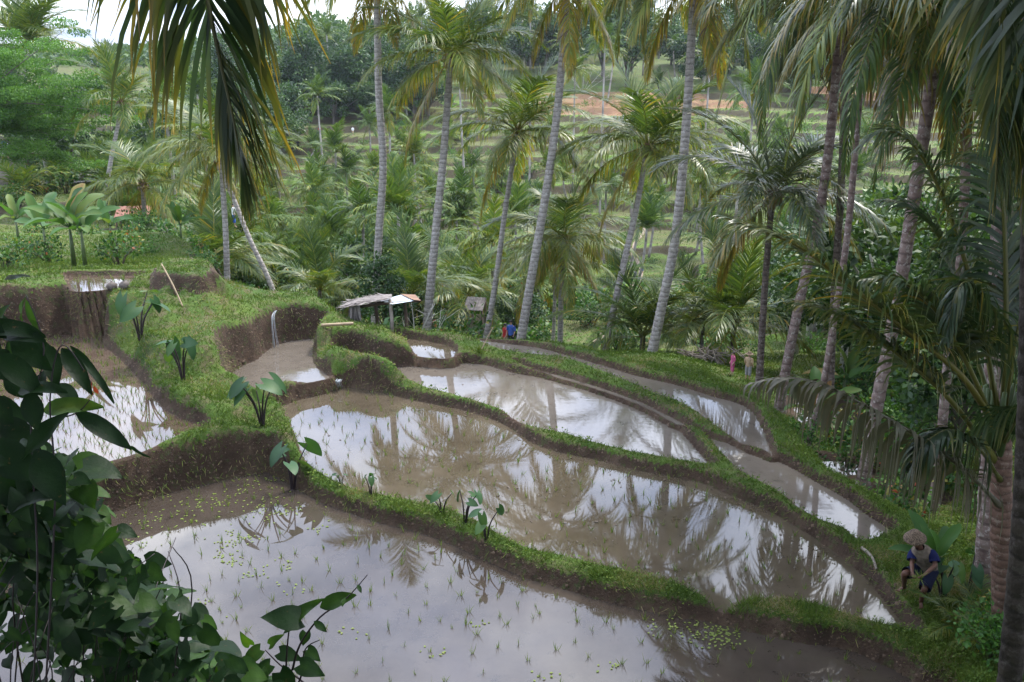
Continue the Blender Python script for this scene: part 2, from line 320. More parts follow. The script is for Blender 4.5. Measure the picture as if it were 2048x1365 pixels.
def height(x, y):
    """height, grass mask, mud mask, bare-soil mask in authored units"""
    P = np.stack([x, y], -1); n = len(P)
    zf, riser, lip = zfar(x, y)
    mud = np.clip(riser * 1.0, 0, 1); grass = 1 - .8 * riser; soil = np.zeros(n)
    z = zf.copy(); near = (y < 30); idx = np.where(near)[0]; Q = P[idx]
    base = np.empty(len(Q))
    for s in range(0, len(Q), 40000):
        q = Q[s:s + 40000]; d2 = ((q[:, None] - CTRL[None, :, :2]) ** 2).sum(-1) + .015; w = d2 ** -1.8
        base[s:s + 40000] = (w * CTRL[None, :, 2]).sum(1) / w.sum(1)
    wob = .10 * fbm(Q[:, 0] * 1.6, Q[:, 1] * 1.6, 61, 3) + .05 * fbm(Q[:, 0] * 7, Q[:, 1] * 7, 71, 2)
    sf = seg_dist(Q, FOOTW) + wob
    base = base + .10 * fbm(Q[:, 0] * .9, Q[:, 1] * .9, 81, 3) * smooth(.0, 1.2, base) + .035 * fbm(Q[:, 0] * 6, Q[:, 1] * 6, 85, 3)
    t = smooth(-.02, 1.5, sf); h = base * (1 - t) + np.minimum(zf[idx], base + .1) * t
    # the bank the photographer stands on
    sl = 5.7 - (Q[:, 1] - .3) * .92 + .5 * fbm(Q[:, 0] * .6, Q[:, 1] * .6, 88, 3)
    sl = np.maximum(sl, (-Q[:, 0] - 4.4 - np.maximum(0, Q[:, 1] - 8) * 2) * .9); sl = np.maximum(sl, (Q[:, 0] - 6.2 - np.maximum(0, Q[:, 1] - 8) * 1.6) * .7)
    h = np.maximum(h, sl)
    mudn = np.zeros(len(Q)); grn = np.ones(len(Q))
    ms = seg_dist(Q, MOUND) + wob * .9; up = smooth(.06, -.22, ms); h = h + up * np.maximum(0, 2.36 - .1 * smooth(0, -1, ms) - h); mk = (ms < .05) & (ms > -.19); mudn[mk] = 1; grn[mk] = .3
    for k, (L, wb, poly) in PADW.items():
        lo, hi = poly.min(0) - 2.2, poly.max(0) + 2.2
        m = np.where(((Q > lo) & (Q < hi)).all(1))[0]
        if not len(m): continue
        sd = seg_dist(Q[m], poly) + wob[m] * .55
        rise = np.maximum(h[m] - L, 0); w = wb * (1 + .9 * np.clip(rise - .3, 0, 1.2)) 
        bed = L - .13 * smooth(-.02, .35, -sd)
        top = np.maximum(h[m], L + .035) if wb < .5 else np.maximum(h[m] * 0 + L + .08, np.minimum(h[m], L + .08 + 1.2 * np.maximum(sd - .25, 0)))
        q_ = np.clip(sd / w, 0, 1); hh = L + (top - L) * (1 - (1 - q_) ** 2.2)
        inside = sd < 0
        h[m] = np.where(sd < w, np.where(inside, bed, hh), h[m])
        wall = (sd < w * (.62 + .25 * np.clip(rise - .5, 0, 1))) & (sd > -.1)
        mudn[m] = np.maximum(mudn[m], np.where(wall | inside, 1, 0)); grn[m] = np.minimum(grn[m], np.where(sd < w * .45, 0, np.where(wall, .35, 1)))
    dry = smooth(.02, .16, fbm(Q[:, 0] * .8, Q[:, 1] * .8, 91, 3))
    z[idx] = h; mud[idx] = np.maximum(mudn, np.where(sf > 1.6, mud[idx], 0)); grass[idx] = np.minimum(grn, np.where(sf > 1.6, grass[idx], 1))
    nf = smooth(.3, .6, fbm(x * .05 + 7, y * .16, 101, 3) + .5)
    soil = smooth(136, 146, y) * (1 - smooth(156, 162, y)) * smooth(-5, 10, x) * nf * (1 - smooth(50, 80, x))
    return z, grass, mud, np.clip(soil, 0, 1), lip
U0, U1, NU = -1.15, 1.15, 620
us = np.linspace(U0, U1, NU)
ys = np.concatenate([np.arange(.6, 7.5, .12), np.arange(7.5, 25, .052), 25 * 1.0046 ** np.arange(0, 430), 25 * 1.0046 ** 430 * 1.02 ** np.arange(0, 50)])
GX = (us[None] * (ys[:, None] + 1.5)); GY = np.repeat(ys[:, None], NU, 1)
gz, ggrass, gmud, gsoil, glip = height(GX.ravel(), GY.ravel())
GZ = gz.reshape(GX.shape)
def ground(x, y):            # authored units, bilinear
    x = np.asarray(x, float); y = np.asarray(y, float)
    i = np.clip(np.searchsorted(ys, y) - 1, 0, len(ys) - 2); fy = np.clip((y - ys[i]) / (ys[i + 1] - ys[i]), 0, 1)
    c = np.clip((x / (y + 1.5) - U0) / (U1 - U0) * (NU - 1), 0, NU - 1.001); j = c.astype(int); fx = c - j
    return (GZ[i, j] * (1 - fx) + GZ[i, j + 1] * fx) * (1 - fy) + (GZ[i + 1, j] * (1 - fx) + GZ[i + 1, j + 1] * fx) * fy
def gw(x, y): return float(ground(x / K, y / K)) * K     # metres
n0 = len(ys)
ii = (np.arange(n0 - 1)[:, None] * NU + np.arange(NU - 1)[None])
quads = np.stack([ii, ii + 1, ii + NU + 1, ii + NU], -1).reshape(-1, 4)
gv = np.stack([GX.ravel(), GY.ravel(), gz], -1) * K
n = NT('terrace_ground')
pos = n.n('ShaderNodeNewGeometry').outputs['Position']
g = n.attr('grass'); mu = n.attr('mud'); so = n.attr('soil')
gc = n.ramp(n.noise(.45, 5, .65, vec=pos), [(.32, (.030, .060, .011)), (.5, (.056, .102, .017)), (.68, (.100, .138, .028))])
gc = n.mix(n.ramp(n.noise(2.3, 5, .7, vec=pos), [(.46, 0), (.62, .8)]), gc, (.105, .082, .048))
mc = n.ramp(n.noise(1.6, 6, .72, vec=pos), [(.3, (.024, .015, .010)), (.55, (.056, .036, .024)), (.75, (.105, .074, .050))])
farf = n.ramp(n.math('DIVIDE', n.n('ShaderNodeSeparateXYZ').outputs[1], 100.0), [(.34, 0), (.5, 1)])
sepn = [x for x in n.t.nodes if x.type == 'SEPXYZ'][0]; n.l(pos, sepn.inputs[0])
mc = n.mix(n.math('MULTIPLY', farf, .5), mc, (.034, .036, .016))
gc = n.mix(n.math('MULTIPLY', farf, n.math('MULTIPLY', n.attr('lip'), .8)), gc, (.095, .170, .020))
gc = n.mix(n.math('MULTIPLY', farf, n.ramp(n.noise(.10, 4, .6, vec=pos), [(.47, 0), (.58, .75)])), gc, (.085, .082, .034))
mc = n.mix(n.ramp(n.noise(5.0, 4, .7, vec=pos), [(.54, 0), (.64, .55)]), mc, (.045, .07, .018))
fac = n.math('ADD', n.math('MULTIPLY', g, 1.0), n.math('MULTIPLY', n.math('SUBTRACT', n.noise(3.0, 4, .7, vec=pos), .5), .9))
c = n.mix(n.ramp(fac, [(.35, 0), (.62, 1)]), mc, gc)
c = n.mix(n.ramp(n.math('ADD', so, n.math('SUBTRACT', n.noise(.35, 4, .6, vec=pos), .5)), [(.5, 0), (.72, .8)]), c, (.22, .12, .07))
hb = n.math('ADD', n.noise(9, 6, .75, vec=pos), n.math('MULTIPLY', n.noise(30, 3, .7, vec=pos), .4))
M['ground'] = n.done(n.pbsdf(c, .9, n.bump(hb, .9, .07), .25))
gm = make_mesh('ground', gv, [quads], {'grass': ggrass, 'mud': gmud, 'soil': gsoil, 'lip': glip})
struct(obj('ground', gm, M['ground']))
# ------------------------------------------------------------------ water
def water_mat(name, c1, c2, ripple, rscale, ior, stretch=(1, 1, 1)):
    n = NT(name); pos = n.n('ShaderNodeNewGeometry').outputs['Position']
    c = n.ramp(n.noise(.55, 6, .7, vec=pos), [(.35, c1), (.65, c2)])
    c = n.mix(n.ramp(n.noise(2.6, 5, .75, vec=pos), [(.57, 0), (.7, .55)]), c, tuple(x * .45 for x in c1))
    h = n.noise(rscale, 3, .55, vec=pos, mapscale=stretch)
    amp = n.ramp(n.noise(.25, 2, .5, vec=pos), [(.42, .18), (.62, 1)])
    b = n.n('ShaderNodeBump'); b.inputs['Distance'].default_value = .02; n.l(n.math('MULTIPLY', amp, ripple), b.inputs['Strength']); n.l(h, b.inputs['Height'])
    return n.done(n.pbsdf(c, .025, b.outputs[0], .5, ior=ior))
WM = {'front': water_mat('front_water', (.032, .025, .020), (.054, .043, .034), .014, 3, 1.6),
      'middle': water_mat('middle_water', (.048, .038, .025), (.080, .064, .045), .010, 3, 1.6),
      'mud': water_mat('muddy_water', (.085, .072, .058), (.120, .102, .084), .06, 5, 1.55, (.6, 1.6, 1)),
      'left': water_mat('left_water', (.045, .030, .022), (.080, .058, .044), .03, 3, 1.55)}
wsel = {'front': 'front', 'middle': 'middle', 'inner': 'mud', 'pool': 'middle', 'ditch': 'mud', 'outer': 'mud', 'basin': 'mud', 'left': 'left', 'upper': 'left'}
for k, (L, wb, poly) in PADW.items():
    c = poly.mean(0); d = poly - c; grow = .16 if wb < .5 else .3
    # push the outline under the bank so the shoreline is where bank and water meet
    nx = np.roll(poly, -1, 0) - np.roll(poly, 1, 0); nrm = unit(np.stack([nx[:, 1], -nx[:, 0]], -1))
    area = .5 * np.sum(poly[:, 0] * np.roll(poly[:, 1], -1) - np.roll(poly[:, 0], -1) * poly[:, 1])
    q = poly + nrm * (grow * (.5 if k in ('ditch',) else .6)) * (1 if area > 0 else -1)
    # triangulate with a fan-safe tessellator
    from mathutils.geometry import tessellate_polygon
    V = np.concatenate([q, np.full((len(q), 1), L)], 1) * K
    tri = tessellate_polygon([[Vector(v) for v in V]])
    T = []
    for t in tri:
        a, b, cc = V[list(t)]
        T.append(t if np.cross(b - a, cc - a)[2] > 0 else t[::-1])
    struct(obj('water', make_mesh('water', V, [np.array(T)], None, False), WM[wsel.get(k, 'mud')]))
# ------------------------------------------------------------------ grass and ground cover
blade_v = np.array([[0, -.5, 0], [0, .5, 0], [.55, .36, .05], [.55, -.36, .05], [1, 0, .28]]); blade_f = [np.array([[0, 1, 2, 3]]), np.array([[3, 2, 4]])]
blade_t = np.array([-.12, -.12, 0, 0, .08])
diam_v = np.array([[0, 0, 0], [.45, .5, .08], [1, 0, 0], [.45, -.5, .08]]); diam_f = [np.array([[0, 3, 2, 1]])]
tri_v = np.array([[0, -.5, 0], [0, .5, 0], [1, 0, .2]]); tri_f = [np.array([[0, 1, 2]])]
def scatter(N, ylo, yhi, ulo, uhi, test, pw=1.0):
    """screen-weighted random points on the ground (authored units)"""
    r = rng.random(N); y = 1 / (1 / ylo + r * (1 / yhi - 1 / ylo)) if pw == 1 else ylo + r * (yhi - ylo)
    x = (ulo + rng.random(N) * (uhi - ulo)) * y
    i = np.clip(np.searchsorted(ys, y), 0, len(ys) - 1); j = np.clip(((x / (y + 1.5) - U0) / (U1 - U0) * (NU - 1)).round().astype(int), 0, NU - 1)
    v = i * NU + j; k = test(v, x, y); return x[k], y[k], ground(x[k], y[k]), v[k]
def above_water(x, y, z): return z
def wet(v): return gmud[v]
gx, gy, gzz, vi = scatter(1150000, 6.5, 27, -.72, .72, lambda v, x, y: ((ggrass[v] > .5 + .4 * rng.random(len(v))) & (fbm(x * 1.3, y * 1.3, 117, 3) < .10 + .25 * rng.random(len(v)))) | ((ggrass[v] > .3) & (rng.random(len(v)) < .12)))
def blades(name, x, y, z, v, hmin, hmax, w, lean, tint0, tv=.2, dryk=1.0, label=None, cat=None, tmpl=None):
    N = len(x); o = np.stack([x, y, z - .01], -1) * K
    d = rng.normal(size=(N, 3)) * lean; d[:, 2] = 1; nn = rng.normal(size=(N, 3)); nn[:, 2] *= .2
    dry = smooth(.0, .18, fbm(x * 1.1, y * 1.1, 111, 3)) * dryk
    t = tint0 + tv * (rng.random(N) - .5) + .35 * fbm(x * .6, y * .6, 121, 2) + dry * rng.random(N) * .55
    hh = (hmin + (hmax - hmin) * rng.random(N) ** 2) * (1 + .6 * fbm(x * 2, y * 2, 131, 2))
    mb = MB(); tv_, tf_, tt = tmpl or (blade_v, blade_f, blade_t)
    mb.place(tv_, tf_, o, d, nn, hh, np.clip(t, .02, .97), tt, wsc=w * (.6 + .8 * rng.random(N)))
    return stuff(mb.build(name, M['grass']), label, cat)
print('near blades', len(gx))
blades('grass', gx, gy, gzz, vi, .04, .19, .012 * np.clip(gy / 12, .8, 2), .8, .34, .34, 1.4, 'short green and dry grass covering the mud bunds between the paddies', 'grass')
# ragged tall tufts along the bund edges
tx, ty, tz, tv = scatter(420000, 7, 27, -.72, .72, lambda v, x, y: (ggrass[v] > .3) & (fbm(x * 1.7, y * 1.7, 141, 2) > .13) & (rng.random(len(v)) < .5))
blades('tall_grass', tx, ty, tz, tv, .10, .30, .014 * np.clip(ty / 12, .8, 2), .45, .45, .2, .25, 'longer bright grass tufts leaning over the paddy edges', 'grass')
# broad-leaved creeping weeds
cx_, cy_, cz_, cv_ = scatter(420000, 6.5, 26, -.72, .72, lambda v, x, y: (ggrass[v] > .3) & (fbm(x * .9 + 5, y * .9, 151, 3) > -.03) & (rng.random(len(v)) < .24))
N = len(cx_); mb = MB(); d = rng.normal(size=(N, 3)); d[:, 2] = .3; nn = rng.normal(size=(N, 3)) * .5; nn[:, 2] = 1
mb.place(diam_v, diam_f, np.stack([cx_, cy_, cz_ + .03 + .07 * rng.random(N)], -1) * K, d, nn, (.022 + .034 * rng.random(N)) * np.clip(cy_ / 12, .9, 2), np.clip(.22 + .42 * rng.random(N) + .4 * fbm(cx_ * .7, cy_ * .7, 161, 2), .05, .8))
stuff(mb.build('weeds', M['grass']), 'small round leaved weeds creeping over the earth banks', 'weeds')
# hillside grass on the terrace treads, coarser with distance
fx, fy, fz, fv = scatter(420000, 26, 165, -.75, .75, lambda v, x, y: ggrass[v] > .75)
blades('hillside_grass', fx, fy, fz, fv, .05, .22, .05 * np.clip(fy / 50, .7, 2.6), .5, .40, .3, .6, 'grass growing on the far terraced hillside', 'grass', (tri_v, tri_f, np.array([-.15, -.15, .05])))

# ragged faces of the earth banks: clods, roots and weeds standing out of the steep mud
qv = quads.reshape(n0 - 1, NU - 1, 4); rows = np.where((ys[:-1] > 7) & (ys[:-1] < 26))[0]; qs = qv[rows].reshape(-1, 4); qs = qs[np.abs(gv[qs[:, 0], 0] / (gv[qs[:, 0], 1] + 2)) < .75]
p_ = gv[qs]; nrm_ = np.cross(p_[:, 2] - p_[:, 0], p_[:, 3] - p_[:, 1]); ar = np.linalg.norm(nrm_, axis=1) / 2; nrm_ = unit(nrm_); st_ok = (nrm_[:, 2] < .80) & (gmud[qs].max(1) > .5); wgt = ar * st_ok; wgt /= wgt.sum()
def on_banks(k, seed):
    r = np.random.default_rng(seed); i = r.choice(len(qs), k, p=wgt); a = r.random((k, 2)); P0 = p_[i]; q0 = P0[:, 0] * ((1 - a[:, :1]) * (1 - a[:, 1:])) + P0[:, 1] * (a[:, :1] * (1 - a[:, 1:])) + P0[:, 2] * (a[:, :1] * a[:, 1:]) + P0[:, 3] * ((1 - a[:, :1]) * a[:, 1:]); return q0, nrm_[i], r
q0, nn0, r = on_banks(26000, 1); d = unit(np.cross(nn0, r.normal(size=nn0.shape))); mb = MB()
mb.place(np.array([[-.5, 0, -.1], [0, .5, -.1], [.5, 0, -.1], [0, -.5, -.1], [.1, .05, .45]]), [np.array([[0, 4, 3], [3, 4, 2], [2, 4, 1], [1, 4, 0]])], q0, d, nn0, r.uniform(.02, .08, len(q0)) * (.4 + r.random(len(q0)) ** 3), r.random(len(q0)))
n = NT('bank_mud'); M['bankmud'] = n.done(n.pbsdf(n.ramp(n.math('ADD', n.math('MULTIPLY', n.attr('tint'), .6), n.math('MULTIPLY', n.noise(2, 4), .5)), [(.1, (.026, .017, .012)), (.5, (.070, .045, .030)), (.95, (.15, .105, .07))]), .9))
stuff(mb.build('bank_clods', M['bankmud'], None, False), 'clods of dark earth on the steep paddy banks', 'earth')
q0, nn0, r = on_banks(8000, 2); k_ = fbm(q0[:, 0] * .8, q0[:, 1] * .8 + q0[:, 2] * .9, 181, 3) > -.02; q0, nn0 = q0[k_], nn0[k_]; mb = MB(); d = nn0 * .8 + r.normal(size=nn0.shape) * .4; d[:, 2] -= .7
mb.place(blade_v, blade_f, q0, d, nn0 + [0, 0, .8], r.uniform(.05, .22, len(q0)), np.clip(.45 + .45 * r.random(len(q0)) + .4 * fbm(q0[:, 0], q0[:, 1], 191, 2), .1, .97), blade_t, wsc=.012)
stuff(mb.build('hanging_grass', M['grass']), 'dry and green grass hanging down the mud banks', 'grass')
# ------------------------------------------------------------------ palm fronds
def frond(mb, R, npair, leaf_len, leaf_w, hang, tint, seed, rrad=.022, start=.12, seg=4, brown=.25, jag=.12):
    r = np.random.default_rng(seed); R = np.asarray(R, float)
    L = np.concatenate([[0], np.cumsum(np.linalg.norm(np.diff(R, axis=0), axis=1))]); Lt = L[-1]
    s = np.linspace(start, .985, npair); s = np.repeat(s, 2) + r.normal(size=npair * 2) * .25 / npair; s = np.clip(s, start * .8, 1); side = np.tile([1, -1], npair)
    keep = r.random(len(s)) > .04; s = s[keep]; side = side[keep]; n = len(s)
    o = np.stack([np.interp(s * Lt, L, R[:, k]) for k in range(3)], -1)
    e = .02 * Lt; T = unit(np.stack([np.interp(np.minimum(s * Lt + e, Lt), L, R[:, k]) - np.interp(np.minimum(s * Lt + e, Lt) - 2 * e, L, R[:, k]) for k in range(3)], -1))
    up = np.array([0, 0, 1.]) if abs(unit(R[-1] - R[0])[2]) < .93 else np.array([unit(R[-1] - R[0])[1] + .2, .9, .15])
    S = unit(np.cross(T, up)); Nn = np.cross(S, T)
    a = np.radians(28 + 42 * s + r.normal(size=n) * 6)[:, None]
    vee = (.25 + .1 * r.normal(size=n))[:, None]
    d0 = unit(S * side[:, None] * np.cos(a) + T * np.sin(a) + Nn * vee)
    prof = np.sin(np.pi * np.clip(.18 + .80 * s, 0, 1)) ** .75 * (1 - .25 * s) + .12
    ln = leaf_len * prof * (1 + jag * r.normal(size=n)); g = np.array([0, 0, -1.])
    hg = hang * (1 + .25 * r.normal(size=n))
    P = [o]; D = []
    for k in range(seg):
        t = (k + .5) / seg; d = unit(d0 * np.maximum(.06, 1 - hg * t * 1.15)[:, None] + g * (hg * t * 1.5)[:, None]); D.append(d); P.append(P[-1] + d * (ln / seg)[:, None])
    wp = np.interp(np.arange(seg + 1) / seg, [0, .25, .6, 1], [.55, 1, .8, .06]) * leaf_w
    V = []
    for k in range(seg + 1):
        d = D[min(k, seg - 1)]; w = unit(np.cross(d, Nn + .3 * S * side[:, None])) * (wp[k] * np.clip(prof + .2, .4, 1))[:, None] * .5
        V += [P[k] - w, P[k] + w]
    V = np.stack(V, 1).reshape(-1, 3); m = 2 * (seg + 1)
    f = np.array([[2 * k, 2 * k + 1, 2 * k + 3, 2 * k + 2] for k in range(seg)])
    tt = np.clip(tint + .10 * r.normal(size=n), .0, 1); dying = r.random(n) < brown * .35; tt = np.where(dying, np.clip(tt + .3 * r.random(n), 0, 1), tt)
    tips = np.linspace(0, 1, seg + 1) ** 2 * brown
    TT = np.clip(tt[:, None] + np.repeat(tips, 2)[None] * (.4 + r.random(n))[:, None], 0, 1)
    mb.add(V, [(f[None] + (np.arange(n) * m)[:, None, None]).reshape(-1, 4)], TT.ravel())
    mb.tube(R, np.interp(np.linspace(0, 1, len(R)), [0, .08, 1], [rrad * 1.9, rrad, rrad * .2]), 6, np.clip(.42 + tint * .45, 0, .95))
    return mb
def arc(L, e0, bend, n=14, power=1.25, sway=0.0):
    s = np.linspace(0, 1, n); e = np.radians(e0 - bend * s ** power); ds = L / (n - 1)
    p = np.zeros((n, 3))
    for i in range(1, n): p[i] = p[i - 1] + ds * np.array([math.cos(e[i]), sway * s[i], math.sin(e[i])])
    return p
FT = [(78, 34, .12, .18), (60, 62, .26, .20), (40, 74, .42, .25), (18, 72, .58, .30), (-6, 62, .76, .38), (-44, 36, .95, .56)]
FR = []                      # high-detail frond meshes [type][variant]
for ti, (e0, bd, hg, tn) in enumerate(FT):
    row = []
    for k in range(3):
        mb = MB(); frond(mb, arc(3.45, e0 + 5 * (k - 1), bd * (1 + .12 * (k - 1)), sway=.12 * (k - 1)), 64, .98, .042, hg, tn, 100 + ti * 10 + k, brown=.12 + .25 * (ti / 5)); row.append(mb.mesh('frond'))
    FR.append(row)
for row in FR:
    for me in row: me.materials.append(M['palm'])
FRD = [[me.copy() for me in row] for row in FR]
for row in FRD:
    for me in row: me.materials.clear(); me.materials.append(M['palmshade'])  # same fronds again in the leaf colour darkened for grove shade
def coconut_mesh():
    mb = MB(); mb.ball((0, 0, 0), (.115, .115, .15), 12, 8); mb.box((0, 0, .15), (.05, .05, .04)); return mb.mesh('coconut')
COCO = coconut_mesh(); COCO.materials.append(M['coconut'])
def trunk_mesh(pts, r0, r1, name='trunk', n=12, flare=1.4):
    p = catmull(np.array(pts), 24); L = np.concatenate([[0], np.cumsum(np.linalg.norm(np.diff(p, axis=0), axis=1))])
    m = max(12, int(L[-1] / .09)); q = np.stack([np.interp(np.linspace(0, L[-1], m), L, p[:, k]) for k in range(3)], -1)
    s = np.linspace(0, 1, m); d = s * L[-1]
    r = .88 * (r0 + (r1 - r0) * s) * (1 + (flare - 1) * np.exp(-d / .45)); r *= 1 + .035 * (np.arange(m) % 2) + .03 * np.sin(np.arange(m) * 1.7)
    mb = MB(); mb.tube(q, r, n); return mb.mesh(name)
def fan_crown(root, top, seed, nf=20, scale=1.0, mix=(3, 4, 5, 4, 3, 1), nuts=7, tilt=(0, 0), fibre=True, dark=False):
    r = np.random.default_rng(seed); kinds = sum([[i] * max(0, int(c * [.6, 1.1, 1.35, 1.4, 1.15, 1.0][i] + .5)) for i, c in enumerate(mix)], [])
    for i, k in enumerate(kinds):
        az = i * 2.39996 + r.normal() * .25; me = (FRD if dark else FR)[k][r.integers(3)]
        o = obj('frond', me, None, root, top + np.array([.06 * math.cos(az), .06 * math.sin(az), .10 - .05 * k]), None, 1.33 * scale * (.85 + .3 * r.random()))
        o.rotation_euler = (tilt[0] + r.normal() * .07, tilt[1] + r.normal() * .07, az)
    for i in range(nuts):
        a = r.random() * 6.28; o = obj('coconut', COCO, None, root, top + np.array([.26 * math.cos(a), .26 * math.sin(a), -.22 - .25 * r.random()]), (r.normal() * .4, r.normal() * .4, 0), scale * (.85 + .3 * r.random()))
    if fibre:
        mb = MB()
        for i in range(16):
            a = r.random() * 6.28; u = np.array([math.cos(a), math.sin(a), 0]); l = .35 + .3 * r.random()
            mb.tube([top + u * .10 + [0, 0, .05], top + u * .25 + [0, 0, .12 - .1 * r.random()], top + u * (.25 + .3 * l) + [0, 0, -.3 * l]], [.03, .02, .008], 5)
        mb.ball(top, (.17, .17, .24), 10, 6); mb.build('leaf_bases', M['fibre'], root)
def palm(label, path, r0, r1, seed, bark='bark', group=None, crown=True, grounded=True, name='coconut_palm', **kw):
    """path: (px, py, Y) from the base up"""
    pts = [W(Py(*p)) for p in path]
    if grounded:
        b = pts[0].copy(); zg = gw(b[0], b[1])
        if zg < b[2] - .25: b = b - np.array([.0, -.03 * (b[2] - zg), b[2] - zg + .12]); pts = [b] + pts
        else: pts[0][2] = min(pts[0][2], zg - .08)
    base = pts[0]; root = thing(name, label, 'palm', base, group=group)
    rel = [p - base for p in pts]
    obj('trunk', trunk_mesh(rel, r0, r1), M[bark], root)
    if crown: fan_crown(root, rel[-1], seed, **kw)
    return root
PG = 'tall coconut palms along the outer bund'
Y0 = 26
palm('tall pale coconut palm whose trunk rises behind the thatched field shelter', [(750,640,33.5),(757,480,33.5),(766,330,33.5),(757,170,33.5),(753,-80,33.5)], .24, .17, 1, group=PG, nf=20, mix=(2,3,4,5,4,3))
palm('pale coconut palm just right of the tin roofed shelter with its full crown in view', [(853,672,32),(868,500,32),(886,320,32),(897,180,32),(902,112,32)], .25, .16, 2, group=PG, nf=22, mix=(3,4,5,5,4,1), scale=1.0)
palm('tall grey coconut palm leaning right near the centre, its crown cut by the picture top', [(1040,692,31),(1062,560,31),(1093,380,31),(1118,190,31),(1136,-50,31)], .25, .17, 3, group=PG, nf=20, mix=(2,3,4,5,4,3))
palm('coconut palm with swollen mossy foot standing at the bend of the outermost bund', [(1298,735,27.5),(1322,620,27.5),(1350,480,27.5),(1370,280,27.5),(1386,20,27.5),(1388,-70,27.5)], .24, .17, 4, group=PG, nf=22, mix=(2,3,4,5,5,3))
palm('leaning coconut palm with a fringe of brown nuts beside the stone path', [(1206,720,31),(1240,560,31.5),(1272,420,32),(1296,292,32)], .19, .14, 5, 'bark', PG, nf=22, mix=(3,5,5,5,3,1), nuts=10, scale=1.05)
palm('shorter coconut palm with pale brown flower stalk above a slim leaning trunk', [(972,680,34),(992,560,34.5),(1012,410,35),(1036,262,35)], .18, .13, 6, 'bark', PG, nf=20, mix=(3,4,5,4,3,1), nuts=9, scale=1.0)
palm('low coconut palm with yellowing drooping fronds over the outermost paddy', [(1120,720,35),(1122,600,35),(1128,475,35)], .17, .14, 7, 'bark', PG, nf=22, mix=(2,3,6,6,4,2), nuts=4, scale=1.0)
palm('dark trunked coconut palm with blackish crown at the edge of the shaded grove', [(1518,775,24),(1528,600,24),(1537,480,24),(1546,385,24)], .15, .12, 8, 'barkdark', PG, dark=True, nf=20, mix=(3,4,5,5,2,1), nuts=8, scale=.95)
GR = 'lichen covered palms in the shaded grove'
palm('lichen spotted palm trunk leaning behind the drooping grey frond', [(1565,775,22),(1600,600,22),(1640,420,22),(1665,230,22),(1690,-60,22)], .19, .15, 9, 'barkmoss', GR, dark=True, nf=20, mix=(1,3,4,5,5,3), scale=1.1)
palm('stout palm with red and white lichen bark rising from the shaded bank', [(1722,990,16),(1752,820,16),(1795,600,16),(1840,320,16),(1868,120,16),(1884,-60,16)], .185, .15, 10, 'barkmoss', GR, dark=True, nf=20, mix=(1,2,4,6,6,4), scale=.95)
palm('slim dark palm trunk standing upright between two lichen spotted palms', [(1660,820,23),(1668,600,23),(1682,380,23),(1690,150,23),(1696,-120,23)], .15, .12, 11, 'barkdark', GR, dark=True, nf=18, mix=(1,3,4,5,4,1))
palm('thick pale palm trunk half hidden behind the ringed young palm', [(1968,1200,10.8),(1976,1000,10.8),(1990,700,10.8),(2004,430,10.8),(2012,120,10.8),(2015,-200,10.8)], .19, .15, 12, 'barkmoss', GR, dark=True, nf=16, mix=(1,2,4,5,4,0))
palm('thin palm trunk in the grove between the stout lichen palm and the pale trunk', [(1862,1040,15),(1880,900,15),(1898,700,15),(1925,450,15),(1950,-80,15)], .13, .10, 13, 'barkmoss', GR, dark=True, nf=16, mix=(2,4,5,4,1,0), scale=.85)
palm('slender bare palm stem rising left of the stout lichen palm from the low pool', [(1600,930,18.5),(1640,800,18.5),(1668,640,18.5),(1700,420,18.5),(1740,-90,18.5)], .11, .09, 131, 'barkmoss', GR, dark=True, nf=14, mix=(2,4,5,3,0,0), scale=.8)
LG = 'palms by the left terraces'
palm('straight pale palm trunk rising behind the earth bank at left', [(455,600,32),(452,480,32),(446,380,32),(442,300,32)], .17, .13, 14, 'bark', LG, nf=20, mix=(2,4,5,5,3,1), scale=.8)
palm('slanting grey palm trunk crossing the straight pale one at left', [(548,590,34),(500,480,34.5),(468,400,35),(440,340,35),(405,275,35.5)], .16, .12, 15, 'bark', LG, nf=20, mix=(2,4,5,5,2,1), scale=.75)
palm('thin leaning palm with a tuft of upswept fronds in front of the far wooded hill', [(212,395,50),(222,320,50),(236,250,50),(243,205,50)], .20, .14, 16, 'bark', LG, nf=14, mix=(5,3,2,2,1,0), nuts=4, scale=.95)
palm('yellow leaved coconut palm with orange nuts behind the red roofed hut', [(291,478,43),(288,420,43),(285,368,43)], .16, .13, 17, 'bark', LG, nf=18, mix=(2,4,5,4,3,2), scale=1.0)
palm('bushy palm rising above the feathery tree against the sky', [(40,330,62),(48,200,62),(54,95,62)], .2, .16, 18, 'bark', LG, nf=16, mix=(7,6,3,2,0,0), nuts=0, scale=1.5)
VG = 'young palms in the hollow below the outer bund'
palm('young palm with upright central spears in the hollow right of centre', [(1468,745,30),(1465,690,30),(1470,640,30)], .13, .11, 19, 'barkdark', VG, nf=16, mix=(5,4,4,2,1,0), nuts=0, scale=1.05)
palm('young palm with a short pale trunk just left of the upright speared one', [(1402,760,31),(1404,700,31),(1400,650,31)], .12, .10, 20, 'bark', VG, nf=14, mix=(3,4,4,2,0,0), nuts=3, scale=.9)
palm('stemless young palm sprouting beside the swollen foot of the bund palm', [(1284,715,31),(1286,672,31)], .14, .13, 21, 'barkdark', VG, nf=16, mix=(4,5,5,2,0,0), nuts=0, scale=.95, fibre=False)
palm('stemless palm with broad arching fronds behind the muddy mound at left', [(452,580,40),(430,530,40)], .14, .13, 22, 'barkdark', VG, nf=16, mix=(4,5,5,3,0,0), nuts=0, scale=1.15, fibre=False)
palm('stemless palm with arching fronds directly behind the tin roof', [(815,640,37),(820,590,37)], .14, .13, 23, 'barkdark', VG, nf=16, mix=(4,5,5,2,0,0), nuts=0, scale=.95, fibre=False)
